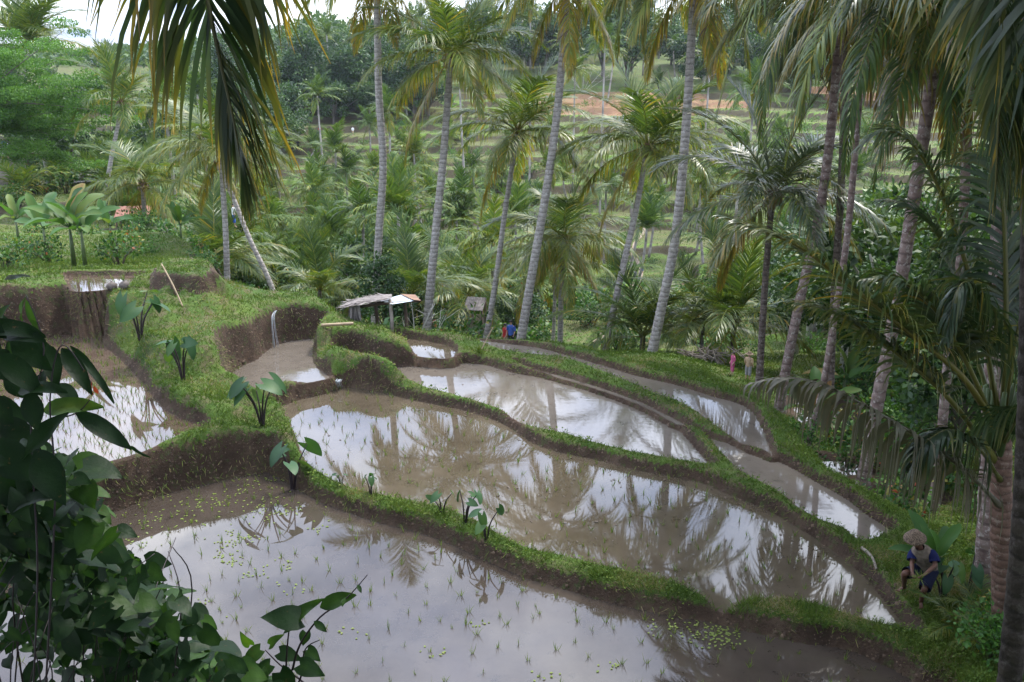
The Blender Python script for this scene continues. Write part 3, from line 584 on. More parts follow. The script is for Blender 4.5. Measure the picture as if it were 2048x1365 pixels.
palm('stemless palm with pale lower fronds left of the thatched shelter', [(640,620,38),(640,580,38)], .12, .11, 24, 'barkdark', VG, nf=14, mix=(4,4,4,2,0,0), nuts=0, scale=.8, fibre=False)
palm('stemless palm spreading behind the leaning trunk right of the shelter', [(930,640,42),(935,590,42)], .12, .11, 25, 'barkdark', VG, nf=16, mix=(3,4,5,4,0,0), nuts=0, scale=1.0, fibre=False)
palm('twin slim palm trunk beside the low yellowing palm', [(1105,705,38),(1108,640,38),(1112,520,38)], .12, .10, 26, 'bark', VG, nf=14, mix=(2,3,4,4,1,0), nuts=0, scale=.8)
# ------------------------------------------------------------------ smaller palms: one crown mesh each
CRN = []
for k in range(5):
    mb = MB(); r = np.random.default_rng(300 + k)
    mix = [(3,4,5,4,2,1), (5,5,4,2,0,0), (2,4,5,5,3,1), (4,4,4,3,1,0), (2,3,5,4,3,2)][k]; kinds = sum([[i] * c for i, c in enumerate(mix)], [])
    for i, t in enumerate(kinds):
        e0, bd, hg, tn = FT[t]; R = arc(3.3 * (.85 + .3 * r.random()), e0 + r.normal() * 6, bd * (1 + .12 * r.normal()), 9); az = i * 2.39996 + r.normal() * .25
        c, s_ = math.cos(az), math.sin(az); R = R @ np.array([[c, s_, 0], [-s_, c, 0], [0, 0, 1]])
        frond(mb, R, 26, .9, .105, hg, tn, 400 + k * 50 + i, .03, seg=3, brown=.15)
    me = mb.mesh('crown'); me.materials.append(M['palmfar']); CRN.append(me)
TRK = []
for k in range(3):
    b = [.0, .10, -.12][k]; mb = MB(); t = np.linspace(0, 1, 9); p = np.stack([b * np.sin(t * 1.6), 0 * t, t], -1)
    mb.tube(p, .02 * (1 - .35 * t), 7); me = mb.mesh('trunk'); me.materials.append(M['bark']); TRK.append((me, p[-1]))
def small_palm(cx, cy, diam, label, group, k, yY=None, minh=.5, rad=None):
    Y = yY or min(175, 1774 * 5.2 / diam); c = W(Py(cx, cy, Y)); zg = gw(c[0], c[1])
    if c[2] - zg < minh: c[2] = zg + minh
    h = c[2] - zg + .1; me, e = TRK[k % 3]
    root = thing('coconut_palm', label, 'palm', (c[0], c[1], zg - .1), group=group); rz = random.random() * 6.28
    o = obj('trunk', me, None, root, (0, 0, 0), (0, 0, rz)); rs = (rad or .17) / .02; o.scale = (rs, rs, h)
    ex = np.array([e[0] * rs * math.cos(rz), e[0] * rs * math.sin(rz), h])
    sc = diam / 1774 * Y * K / 5.6; obj('crown', CRN[k % 5], None, root, ex, (random.gauss(0, .08), random.gauss(0, .08), random.random() * 6.28), sc * (.95 + .12 * random.random()))
    return root
SMALL = [
 (330,215,150,'grey green palm behind the tip of the long hanging frond'),
 (400,190,110,'palm on the far slope beside the wooded hill edge at left'),
 (330,345,130,'pale stemmed palm right of the yellow leaved one'),
 (180,350,120,'palm behind the banana clump on the left terraces'),
 (105,385,150,'low palm with drooping fronds on the grassy left bank'),
 (255,300,130,'palm with a rounded crown behind the thin leaning trunk'),
 (552,300,105,'narrow dark crowned palm standing on the terraced slope left of centre'),
 (622,385,125,'dark stemmed palm in the middle of the terraces left of the shelter palm'),
 (655,305,115,'palm crown just above the lower terraces left of centre'),
 (692,345,115,'palm crown touching the left side of the tall shelter palm'),
 (705,425,165,'broad palm crown left of the tall shelter palm'),
 (768,425,190,'broad palm crown right behind the tall shelter palm'),
 (795,360,120,'palm crown between the two tallest pale trunks'),
 (840,308,100,'dark palm crown on the open terraces left of the pale crowned palm'),
 (862,500,200,'large palm crown behind the foot of the pale crowned palm'),
 (985,485,190,'broad palm crown behind the slim leaning trunk'),
 (926,290,70,'small thin palm standing alone on the open terraces'),
 (560,445,150,'palm crown at the foot of the terraces behind the slanting trunk'),
 (490,470,190,'palm crown between the straight trunk and the slanting trunk'),
 (605,530,165,'palm in the hollow above the waterfall bank'),
 (660,560,150,'palm in the hollow left of the shelter thatch'),
 (945,560,170,'palm crown in the hollow above the small hut'),
 (1000,610,150,'palm leaning over the small hut'),
 (1255,560,150,'palm beside the stone steps in the valley'),
 (1210,80,95,'pale palm standing out at the far forest edge near the picture top'),
 (880,160,95,'far palm partly hidden by the crown of the pale palm'),
 (936,152,105,'far palm with drooping grey fronds at the forest foot'),
 (1150,140,85,'far palm in front of the dark forest trunks'),
 (640,192,85,'far palm before the dark broadleaf trees left of centre'),
 (762,222,105,'far palm with a spreading crown at the top of the terraces'),
 (1060,200,95,'far palm behind the short palm with the flower stalk'),
 (1415,120,100,'far palm right of the tallest bund palm'),
 
 
 
 
 (1950,420,230,'dark palm high in the grove at right'),
 (1480,330,150,'palm left of the grove on the opposite terraces'),
 (1500,180,120,'palm high on the far slope above the grove edge'),
]
for i, (cx, cy, dm, lb) in enumerate(SMALL): small_palm(cx, cy, dm, lb, 'palms scattered over the valley', i)
def skyline(px): return np.interp(px, [-200, 0, 250, 420, 640, 820, 1100, 2300], [125, 118, 108, 92, 55, -10, -60, -80])
r = np.random.default_rng(5); cnt = 0
for i in range(900):
    px = r.uniform(230, 1080); py = r.uniform(330, 600); dm = np.interp(py, [330, 600], [95, 185]) * r.uniform(.8, 1.15)
    if r.random() > np.interp(py, [330, 430, 600], [.10, .5, .8]) * (.5 + .5 * math.exp(-((px - 690) / 170) ** 2)): continue
    small_palm(px, py, dm, 'one of the palms crowding the valley floor behind the shelter', 'valley floor palms', int(r.integers(100)), minh=.3); cnt += 1
    if cnt > 62: break
for i in range(46):
    px = r.uniform(-100, 2150); Y = r.uniform(150, 220); c = W(Py(px, 200, Y)); zg = gw(c[0], c[1]); h = min(r.uniform(10, 20), W(Py(px, skyline(px) + r.uniform(0, 60), Y))[2] - zg - 2)
    if h < 5: continue
    root = thing('coconut_palm', 'distant palm rising out of the forest on the far hillside', 'palm', (c[0], c[1], zg - .1), group='palms in the far forest')
    me, e = TRK[i % 3]; o = obj('trunk', me, None, root, None, (0, 0, 0)); o.scale = (10, 10, h); obj('crown', CRN[i % 5], None, root, (e[0] * 10, 0, h), (0, 0, i), r.uniform(.95, 1.35))

r = np.random.default_rng(6)
for i in range(16):
    px = r.uniform(40, 430); py = r.uniform(360, 500); small_palm(px, py, np.interp(py, [360, 500], [95, 150]) * r.uniform(.8, 1.2), 'one of the low palms among the bananas and shrubs of the left slope', 'left slope palms', int(r.integers(100)), minh=.3)
for i in range(44):
    px = r.uniform(300, 1560); py = r.uniform(235, 400); small_palm(px, py, np.interp(py, [235, 400], [62, 105]) * r.uniform(.8, 1.2), 'one of the palms dotted over the far terraces', 'far terrace palms', int(r.integers(100)), minh=1.2)

for i in range(30):
    px = r.uniform(1240, 1820); py = r.uniform(255, 520); small_palm(px, py, np.interp(py, [255, 520], [75, 150]) * r.uniform(.8, 1.2), 'one of the palms on the terraces behind the shaded grove', 'palms behind the grove', int(r.integers(100)), minh=.8)
# ------------------------------------------------------------------ broadleaf crowns and shrubs
oval_v = np.array([[0, 0, 0], [.28, .42, .06], [.70, .36, .04], [1, 0, -.06], [.70, -.36, .04], [.28, -.42, .06]]); oval_f = [np.array([[0, 5, 1, 1][:3]]), np.array([[1, 5, 4, 2]]), np.array([[2, 4, 3]])]
def clump_crown(mb, blobs, leaves, size, seed, flatz=1.0, tmpl=None, tint=.45, asp=.6):
    """blobs: (x,y,z,r) centres; leaf cards scattered through and over each blob"""
    r = np.random.default_rng(seed); tv, tf = tmpl or (diam_v, diam_f)
    for b in blobs:
        k = int(leaves * (b[3] ** 2)); u = unit(r.normal(size=(k, 3))); rad = b[3] * (r.random(k) ** .4); p = u * rad[:, None]; p[:, 2] *= flatz
        d = unit(u + .8 * r.normal(size=(k, 3))); nn = unit(u * .6 + r.normal(size=(k, 3)) * .5 + [0, 0, .7])
        tb = tint + .30 * (r.random() - .5); mb.place(tv, tf, p + np.array(b[:3]), d, nn, size * (.6 + .8 * r.random(k)), np.clip(tb + .25 * r.normal(size=k), .02, .98), wsc=size * asp * (.7 + .6 * r.random(k)))
    return mb
def blobset(r, n, rx, rz, br):
    out = []
    for i in range(n):
        u = unit(r.normal(size=3)); q = r.random() ** .45; out.append((u[0] * rx * q, u[1] * rx * q, u[2] * rz * q, br * r.uniform(.6, 1.25)))
    return out
TREES = []
for k in range(5):
    r = np.random.default_rng(600 + k); rx, rz = [(3.6, 3.2), (4.4, 2.4), (2.8, 4.0), (5.0, 2.0), (3.4, 3.4)][k]
    bl = blobset(r, [26, 28, 26, 24, 22][k], rx, rz, 1.25); bl = [(b[0], b[1], b[2] + rz + 3.2, b[3]) for b in bl]
    mb = MB(); clump_crown(mb, bl, 95, .42, 610 + k, .75, tint=.4); cm = mb.mesh('crown', False); cm.materials.append(M['tree'])
    tb = MB(); tb.tube([(0, 0, -.5), (.1, 0, 2), (.0, .1, 4.5), (.1, .1, rz + 4)], [.26, .2, .15, .06], 8)
    for b in bl[:9]: tb.tube([(0, .05, 2.6 + .8 * r.random()), (b[0] * .5, b[1] * .5, b[2] * .5 + 1.6), b[:3]], [.10, .07, .03], 6)
    tm = tb.mesh('trunk'); tm.materials.append(M['palebark'] if k in (1, 3) else M['treebark']); TREES.append((cm, tm))
def tree(x, y, k, sc, label, group=None, zoff=0):
    z = gw(x, y) - 1.6 * sc * (sc > 1); root = thing('broadleaf_tree', label, 'tree', (x, y, z + zoff), random.random() * 6.28, group)
    cm, tm = TREES[k % 5]; obj('trunk', tm, None, root, None, None, sc); obj('crown', cm, None, root, None, None, sc); return root
r = np.random.default_rng(11); FG = 'trees of the far hillside forest'
for i in range(230):
    Y = 147 + 95 * r.random() ** 1.3; px = r.uniform(-150, 2200); c = W(Py(px, 200, Y))
    if Y < 160 and 640 < px < 1560 and not (px < 830 and Y > 152): continue
    k = int(r.integers(5)); zg = gw(c[0], c[1]); ht = W(Py(px, skyline(px) + r.uniform(0, 50) * (px < 900), Y))[2] - zg; s_ = min(r.uniform(1.1, 2.3), ht / [10.2, 8.6, 11.6, 7.8, 10.6][k])
    if s_ < .45: continue
    tree(c[0], c[1], k, s_, 'leafy tree in the dark wood covering the far hillside', FG)
for i in range(46):
    px = r.uniform(330, 860); Y = r.uniform(118, 150) if px < 620 else r.uniform(141, 150); c = W(Py(px, 200, Y)); tree(c[0], c[1], int(r.integers(5)), r.uniform(.8, 1.45), 'leafy tree of the wood running down the slope left of the far terraces', 'trees left of the far terraces')
for px, py, Y, k, s, lb in [
  (700,235,150,0,1.9,'large dark round tree at the top of the terraces left of centre'),(610,245,146,2,1.5,'tall narrow dark tree at the left end of the upper terraces'),
  (800,225,152,4,1.6,'bluish dark tree at the forest foot behind the pale crowned palm'),(480,265,125,1,1.4,'spreading pale stemmed tree on the slope left of the terraces'),
  (540,250,132,3,1.5,'flat topped pale stemmed tree at the left forest edge'),(420,290,112,0,1.2,'dark round tree behind the hanging frond on the left slope'),
  (300,250,90,4,1.4,'dark tree behind the thin leaning palm'),(130,240,70,0,1.3,'dark tree behind the feathery tree at left'),(90,330,62,1,.9,'tree beside the left lookout people'),
  (520,545,40,0,.55,'small round tree in the hollow beyond the waterfall'),(770,600,31,2,.42,'small leafy tree growing against the shelter palm trunk'),(740,540,46,4,.7,'dark tree deep in the hollow left of the shelter palm'),
  (820,560,42,0,.55,'dark bushy tree behind the bare white branches'),(1030,560,42,4,.45,'dark shrubby tree with red flowers near the small hut'),
  (1600,620,34,3,.6,'light feathery tree inside the grove edge'),(1720,640,28,1,.55,'glossy leaved tree in front of the stout lichen trunk'),
  (1930,420,20,2,.62,'dark glossy leaved tree high at the right edge'),(1960,620,17,0,.50,'dark glossy tree behind the pale thick trunk'),(1640,470,40,3,.8,'bright green tree seen through the grove'),(1850,560,24,4,.6,'dark tree filling the gap right of the stout lichen trunk')]:
    c = W(Py(px, py, Y)); tree(c[0], c[1], k, s, lb)
for i in range(20):
    px = r.uniform(1620, 2120); Y = r.uniform(24, 62); c = W(Py(px, 300, Y)); tree(c[0], c[1], int(r.integers(5)), r.uniform(.55, .95) * (1 + (Y - 24) / 60), 'dark leafy tree of the jungle behind the grove palms', 'jungle trees behind the grove')
# far ridge: a wood that reads as one mass
mb = MB(); r = np.random.default_rng(12); bl = []
for i in range(1500):
    Y = 200 + 200 * r.random(); u = r.uniform(-.75, .75); x, y = u * Y * K, Y * K; px = 1024 + F * u / 1.05; zz = min(gw(x, y) + r.uniform(2, 12), W(Py(px, skyline(px), Y))[2] - 2); bl.append((x, y, zz, r.uniform(2.6, 5)))
clump_crown(mb, bl, 5.5, 1.7, 13, .8, tint=.35)
stuff(mb.build('forest', M['tree'], None, False), 'dense wood on the far ridge', 'forest')
# ------------------------------------------------------------------ shrubs
SHR = []
for k in range(4):
    r = np.random.default_rng(700 + k); bl = [(b[0], b[1], max(.15, b[2] + .5), b[3]) for b in blobset(r, 14, .75, .5, .32)]
    mb = MB(); clump_crown(mb, bl, 330 if k != 2 else 160, .12 if k != 2 else .2, 710 + k, .8, (oval_v, oval_f) if k == 2 else None, tint=.5)
    me = mb.mesh('foliage', False); me.materials.append(M['broad' if k != 1 else 'bright']); 
    tb = MB()
    for b in bl[:8]: tb.tube([(0, 0, -.2), (b[0] * .4, b[1] * .4, b[2] * .5), b[:3]], [.02, .014, .006], 5)
    tm = tb.mesh('stem'); tm.materials.append(M['twig']); SHR.append((me, tm))
def shrub(x, y, k, s, label, group, z=None):
    root = thing('shrub', label, 'shrub', (x, y, gw(x, y) if z is None else z), random.random() * 6.28, group)
    me, tm = SHR[k % 4]; obj('foliage', me, None, root, None, None, s); obj('stem', tm, None, root, None, None, s); return root
r = np.random.default_rng(14); HG = 'shrubs in the hollow below the paddies'
for i in range(95):
    Y = r.uniform(33, 62); px = r.uniform(440, 1720); c = W(Py(px, 600, Y)); shrub(c[0], c[1], int(r.integers(4)), r.uniform(.7, 1.7) * (1 + (Y - 25) / 40), 'green shrub in the overgrown hollow beyond the outer bund', HG)
for i in range(46):
    Y = r.uniform(14, 30); px = r.uniform(1620, 2100); c = W(Py(px, 600, Y))
    if Y < 16.5 and px < 1850: continue
    shrub(c[0], c[1], int(r.integers(4)), r.uniform(.7, 1.5), 'shrub of the shaded undergrowth below the right hand grove', 'grove undergrowth')
for i in range(56):
    Y = r.uniform(24, 75); px = r.uniform(-80, 430); c = W(Py(px, 600, Y)); shrub(c[0], c[1], int(r.integers(4)), r.uniform(.6, 1.5) * (1 + (Y - 25) / 60), 'shrub on the grassy left hillside', 'left hillside shrubs')
for i in range(64):
    Y = r.uniform(58, 120); px = r.uniform(300, 1800); c = W(Py(px, 600, Y)); shrub(c[0], c[1], int(r.integers(4)), r.uniform(.9, 2.2), 'bush dotted over the far terraces', 'far terrace bushes')
for i in range(28):
    px = r.uniform(1962, 2110); py = r.uniform(1085, 1340); c = W(Pz(px, py, .3)); c[2] = gw(c[0], c[1])
    shrub(c[0], c[1], int(r.choice([0, 1, 1, 3])), r.uniform(.45, .85), 'leafy weed bush on the bank behind the bending farmer', 'weed bushes on the right bank')
mb = MB(); bl = []
for i in range(170):
    Y = r.uniform(85, 160); px = r.uniform(250, 1850); c = W(Py(px, 600, Y)); z = gw(c[0], c[1]); s_ = r.uniform(.5, 1.3)
    for j in range(5): bl.append((c[0] + r.normal() * .7 * s_, c[1] + r.normal() * .7 * s_, z + s_ * r.uniform(.2, .9), s_ * .6))
clump_crown(mb, bl, 110, .24, 77, .8, tint=.55); stuff(mb.build('scrub', M['bright'], None, False), 'low scrub growing along the far terrace banks', 'scrub')
# ------------------------------------------------------------------ feathery tree at the left edge
def feather_tree():
    Yt = 52; base = W(Py(-150, 420, Yt)); base[2] = gw(base[0], base[1]) - .1
    root = thing('feathery_tree', 'bright green feathery tree with layered sprays at the left edge', 'tree', base); r = np.random.default_rng(21)
    tb = MB(); top = W(Py(-130, 180, Yt)) - base; tb.tube(catmull([np.zeros(3), top * [1, 1, .5], top], 5), np.linspace(.2, .08, 11), 8)
    ends = [(150,110),(215,200),(180,260),(120,315),(60,230),(90,150),(20,80),(195,150),(150,215),(40,300),(-30,150),(-60,250),(225,225),(100,190),(30,240),(170,180),(80,90),(-10,120),(235,240),(60,190),(130,60),(160,330),(0,190),(100,270)]
    bl = []
    for i, (px, py) in enumerate(ends):
        e = W(Py(px, py, Yt + r.uniform(-3, 3))) - base; s = top * (.45 + .5 * r.random()); q = catmull([s, s * .45 + e * .55 + [0, 0, .25], e], 6)
        tb.tube(q, np.linspace(.075, .012, len(q)), 6)
        for t in (3, 5, 6, 7, 8, 9, 10, 11, 12):
            c = q[min(t, len(q) - 1)] + r.normal(size=3) * [.75, .75, .28]; bl.append((c[0], c[1], c[2] + .15, r.uniform(.75, 1.35)))
    tb.build('trunk', M['treebark'], root); mb = MB(); clump_crown(mb, bl, 340, .145, 22, .30, tint=.72, asp=.7); mb.build('crown', M['bright'], root, False)
feather_tree()

# big trees added to block sky light (behind and beside camera and grove)
for k, (x, y, s_, lb) in enumerate([(-4, -6.5, 1.5, 'large unseen tree added for shade behind the photographer on the left'), (5.5, -7, 1.6, 'large unseen tree added for shade behind the photographer on the right'), (12.5, 5, 1.7, 'large tree added for shade on the bank at the right of the photographer'), (-11, 1.5, 1.5, 'large unseen tree added for shade on the bank at the left of the photographer'), (-3.2, .2, 1.25, 'flat crowned unseen tree added for shade right over the photographer'), (17.5, 15, 1.75, 'spreading tree added for shade at the right edge of the grove, nearest the farmer'), (21.5, 23, 1.8, 'tall tree added for shade in the middle of the dark grove edge'), (27, 33, 1.9, 'tall tree added for shade far back at the edge of the grove')]):
    root = thing('broadleaf_tree', lb, 'tree', (x, y, 3.5 if k < 4 else 7.5 if k == 4 else gw(x, y)), k); cm, tm = TREES[[0, 4, 0, 4, 3, 0, 4, 0][k]]; obj('trunk', tm, None, root, None, None, s_); obj('crown', cm, None, root, None, None, s_)
# ------------------------------------------------------------------ helpers on the terrain
def hit(px, py, y0=5, y1=240):
    d = ray(px, py); t = np.arange(y0, y1, .05); x = d[0] / d[1] * t; z = HA + d[2] / d[1] * t
    g = ground(x, t); k = np.argmax(g >= z); y = t[k]
    return np.array([d[0] / d[1] * y, y, g[k]])
def hw(px, py, **k): return W(hit(px, py, **k))
def pxpath(P): return np.array([W(Py(*p)) for p in P])
def add_fronds(root, base, specs, mat='palm'):
    for i, s in enumerate(specs):
        P = catmull(pxpath(s['p']), 6) - base; mb = MB()
        frond(mb, P, s.get('n', 80), s.get('l', .95), s.get('w', .05), s.get('h', .7), s.get('t', .2), 900 + i + int(abs(base[0]) * 10), s.get('r', .028), s.get('s', .16), 5, s.get('b', .2))
        mb.build('frond', M[s.get('m', mat)], root)
# ------------------------------------------------------------------ ringed young palm at the right
b0 = W(Py(2004, 1330, 9.6)); b0[2] = gw(b0[0], b0[1]) - .1
yp = thing('coconut_palm', 'young palm with ringed trunk and long arching leaf stalks at the right edge', 'palm', b0)
yb = W(Py(2002, 850, 9.6))
obj('trunk', trunk_mesh([np.zeros(3), W(Py(2003, 1080, 9.6)) - b0, yb - b0], .19, .17), M['barkyoung'], yp)
Yf = 9.6
add_fronds(yp, b0, [
 dict(p=[(2000,870,Yf),(1925,755,9.2),(1805,655,8.8),(1690,565,8.5),(1590,490,8.3),(1440,432,8.2)], h=.42, t=.26, l=1.1, r=.05, n=100, s=.36, w=.055, m='palmshade'),
 dict(p=[(1998,1010,9.5),(1945,955,9.1),(1865,893,8.7),(1745,820,8.4),(1640,768,8.2),(1560,756,8.2),(1488,772,8.2)], h=1.3, t=.5, l=1.2, w=.062, b=.2, m='palmdry', n=85, r=.032, s=.2),
 dict(p=[(1998,930,9.6),(1900,800,9.3),(1800,712,9.1),(1745,674,9),(1670,627,8.9),(1590,606,8.8)], h=.45, t=.30, l=1.0, n=100, s=.38, r=.045, w=.055, m='palmshade'),
 dict(p=[(2000,860,Yf),(1962,640,9.8),(1900,430,10),(1835,300,10),(1770,262,10),(1712,300,10)], h=.55, t=.22, l=1.0, s=.5, n=80, r=.045, w=.055, m='palmshade'),
 dict(p=[(2004,860,Yf),(2012,620,9.4),(2005,380,9.3),(1985,200,9.2),(1950,120,9.2)], h=.6, t=.2, l=1.05, s=.35, r=.04, m='palmdark'),
 dict(p=[(2006,860,Yf),(2040,640,9.5),(2100,470,9.4),(2190,420,9.4)], h=.7, t=.2, l=1.05, s=.25, m='palmdark'),
 dict(p=[(2000,870,Yf),(1968,660,9.1),(1938,570,8.8),(1910,590,8.6),(1892,680,8.5)], h=1.1, t=.2, l=1.0, s=.4, m='palmdark'),
 dict(p=[(2002,900,Yf),(2050,820,9.0),(2130,800,8.7),(2210,860,8.6)], h=.9, t=.2, l=1.05, s=.2, m='palmdark'),
 dict(p=[(2000,880,Yf),(1940,740,9.3),(1870,620,9.0),(1795,560,8.8),(1720,560,8.7)], h=.5, t=.24, l=1.05, n=90, s=.4, r=.042, w=.055, m='palmshade'),
 dict(p=[(2000,870,Yf),(1950,700,9.9),(1890,500,10.2),(1830,420,10.4),(1760,400,10.6)], h=.5, t=.2, l=1.05, n=90, s=.4, r=.042, w=.055, m='palmshade'),
 dict(p=[(2000,960,9.5),(1960,900,9.0),(1900,860,8.7),(1840,900,8.5),(1810,980,8.5)], h=1.1, t=.2, l=.9, s=.4, m='palmdark'),
])
mb = MB()
for i in range(14):
    a = i * 2.4; u = np.array([math.cos(a), math.sin(a) * .7, 0]); c = yb - b0
    mb.tube([c + u * .12 + [0, 0, -.5 + .02 * i], c + u * .2 + [0, 0, .1], c + u * .32 + [0, 0, .6]], [.07, .06, .03], 6, .3)
mb.build('leaf_bases', M['stemgreen'], yp)
# extra drooping fronds of palms already standing
def find(lbl): return [o for o in bpy.data.objects if o.get('label', '').startswith(lbl)][0]
o9 = find('stout palm with red and white')
add_fronds(o9, np.array(o9.location), [
 dict(p=[(1884,-60,16),(1780,-100,15),(1680,10,14.5),(1612,150,14),(1572,330,14)], h=.85, t=.30, l=1.05, n=80, w=.05),
 dict(p=[(1884,-60,16),(1800,-60,15),(1745,70,14),(1705,200,13.5),(1690,350,13.5)], h=.8, t=.18, l=1.0, w=.05),
 dict(p=[(1884,-60,16),(1850,0,15),(1815,130,14),(1770,260,13.5),(1745,380,13.5)], h=.75, t=.14, l=1.0, w=.05),
 dict(p=[(1884,-60,16),(1930,-40,15),(1975,80,14),(1990,240,13.8)], h=.8, t=.14, l=1.0, w=.05),
 dict(p=[(1884,-60,16),(1900,40,14.6),(1905,180,14),(1890,330,14)], h=.75, t=.16, l=1.0, w=.05)])
o8 = find('lichen spotted palm trunk leaning')
add_fronds(o8, np.array(o8.location), [
 dict(p=[(1690,-60,22),(1600,-110,21),(1520,-10,20),(1465,110,20),(1432,240,20)], h=.85, t=.28, l=1.1, w=.055),
 dict(p=[(1690,-60,22),(1620,-60,21),(1560,50,20),(1530,170,19.5),(1520,300,19.5)], h=.8, t=.2, l=1.1, w=.055),
 dict(p=[(1690,-60,22),(1650,-20,20.5),(1610,120,20),(1600,260,19.8)], h=.8, t=.34, l=1.0, w=.055)])
o4 = find('coconut palm with swollen')
add_fronds(o4, np.array(o4.location), [
 dict(p=[(1388,-70,27.5),(1330,-90,27),(1285,20,26.5),(1290,120,26.5)], h=1.1, t=.42, l=1.3, w=.065),
 dict(p=[(1388,-70,27.5),(1310,-120,27),(1250,-10,26.5),(1235,110,26.5)], h=1.1, t=.36, l=1.3, w=.065),
 dict(p=[(1388,-70,27.5),(1430,-80,27),(1480,30,26.5),(1500,150,26.5)], h=1.1, t=.42, l=1.2, w=.065)])
# ------------------------------------------------------------------ near palm at the right edge (black trunk) and the palm over the photographer
def near_palm(label, base, crown, r, fr_px, fr_free, bark='barkdark', seed=0):
    base = W(base); base[2] = gw(base[0], base[1]) - .1; cr = W(crown); root = thing('coconut_palm', label, 'palm', base)
    obj('trunk', trunk_mesh([np.zeros(3), (cr - base) * [.35, .35, .5], cr - base], r, r * .75), M[bark], root)
    add_fronds(root, base, fr_px)
    for i, (az, k, sc) in enumerate(fr_free):
        obj('frond', FR[k][i % 3], None, root, cr - base, (0, 0, math.radians(az)), sc)
    return root
c1 = Py(2075, -160, 5.6)
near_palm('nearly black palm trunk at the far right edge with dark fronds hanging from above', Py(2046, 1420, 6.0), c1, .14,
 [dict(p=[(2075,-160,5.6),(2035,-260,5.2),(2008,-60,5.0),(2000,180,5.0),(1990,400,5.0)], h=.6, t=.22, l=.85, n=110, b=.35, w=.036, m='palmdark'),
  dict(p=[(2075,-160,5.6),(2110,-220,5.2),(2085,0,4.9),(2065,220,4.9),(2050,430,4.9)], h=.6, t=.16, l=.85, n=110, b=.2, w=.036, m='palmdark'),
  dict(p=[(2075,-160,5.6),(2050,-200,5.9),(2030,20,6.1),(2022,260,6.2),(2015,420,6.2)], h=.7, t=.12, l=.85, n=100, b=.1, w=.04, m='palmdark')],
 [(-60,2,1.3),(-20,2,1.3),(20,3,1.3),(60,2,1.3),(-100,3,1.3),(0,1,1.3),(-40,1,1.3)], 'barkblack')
c2 = np.array([-2.7, 1.6, 9.6])
near_palm('palm beside the photographer whose long yellow edged frond hangs across the upper left', [-3.3, .9, 0], c2, .16,
 [dict(p=[(0,0,1)] and [(395,-900,3.2),(392,-420,3.7),(408,-60,4.0),(438,110,4.05),(468,245,4.1),(492,385,4.1)], h=.66, t=.22, l=1.05, n=128, b=.45, w=.035, r=.020, s=.1, m='palmdark')],
 [(150,2,1.3),(190,2,1.3),(230,2,1.3),(270,3,1.3),(120,1,1.3),(300,2,1.3),(210,1,1.3)])
# ------------------------------------------------------------------ leaf shapes for near plants
def leaf_tmpl(shape, n=7, fold=.12, droop=.18, wav=.03):
    """length 1 along x, returns verts/faces; three columns"""
    V = []
    for i in range(n + 1):
        t = i / n
        if shape == 'heart': w = .56 * math.sqrt(max(0, math.sin(math.pi * min(1, t * .93 + .07)))) * (1 - .80 * t ** 1.2); back = -.16 * (1 - t) ** 3
        elif shape == 'taro': w = .50 * math.sqrt(max(0, math.sin(math.pi * min(1, t * .90 + .10)))) * (1 - .45 * t ** 1.8); back = -.30 * (1 - t) ** 2.2
        elif shape == 'paddle': w = .50 * min(1, (math.sin(math.pi * min(1, t * .95 + .04)) * 1.9)) ** .6; back = 0
        else: w = .5 * math.sin(math.pi * (t * .97 + .015)) ** .85 * (1 - .25 * t); back = 0
        z = -droop * t * t
        V += [(t + back, w, z + fold * w + wav * math.sin(t * 9)), (t + (.0 if shape != 'taro' else .05 * (1 - t)), 0, z), (t + back, -w, z + fold * w - wav * math.sin(t * 8))]
    F = []
    for i in range(n): F += [[3 * i, 3 * i + 3, 3 * i + 4, 3 * i + 1], [3 * i + 1, 3 * i + 4, 3 * i + 5, 3 * i + 2]]
    return np.array(V), [np.array(F)]
LT = {k: leaf_tmpl(k) for k in ('heart', 'oval')}; LT['taro'] = leaf_tmpl('taro', 8, .16, .30, .02); LT['paddle'] = leaf_tmpl('paddle', 14, .16, .42, .03)
def leafat(mb, kind, base, tip, width, nrm, tint):
    d = np.asarray(tip) - np.asarray(base); l = np.linalg.norm(d); tv, tf = LT[kind]
    mb.place(tv, tf, [base], [d], [nrm], [l], tint, ttint=np.tile([0, .09, -.02], len(tv) // 3), wsc=width)
n = NT('foreground_leaf')
f = n.math('ADD', n.attr('tint'), n.math('MULTIPLY', n.math('SUBTRACT', n.noise(14, 3), .5), .25), True)
c = n.ramp(f, [(0, (.005, .014, .007)), (.3, (.011, .032, .009)), (.6, (.045, .100, .016)), (.8, (.11, .16, .03)), (.93, (.20, .17, .04)), (1, (.22, .035, .02))])
c = n.mix(n.ramp(n.noise(60, 4, .7), [(.64, 0), (.70, .8)]), c, (.07, .045, .02))
p = n.pbsdf(c, .5, n.bump(n.noise(45, 3), .35, .006), .22); tr = n.n('ShaderNodeBsdfTranslucent'); n.l(n.mix(1.0, c, (1.4, 1.5, .5), 'MULTIPLY'), tr.inputs[0]); mx_ = n.n('ShaderNodeMixShader'); mx_.inputs[0].default_value = .38; n.l(p, mx_.inputs[1]); n.l(tr.outputs[0], mx_.inputs[2]); M['fore'] = n.done(mx_.outputs[0])
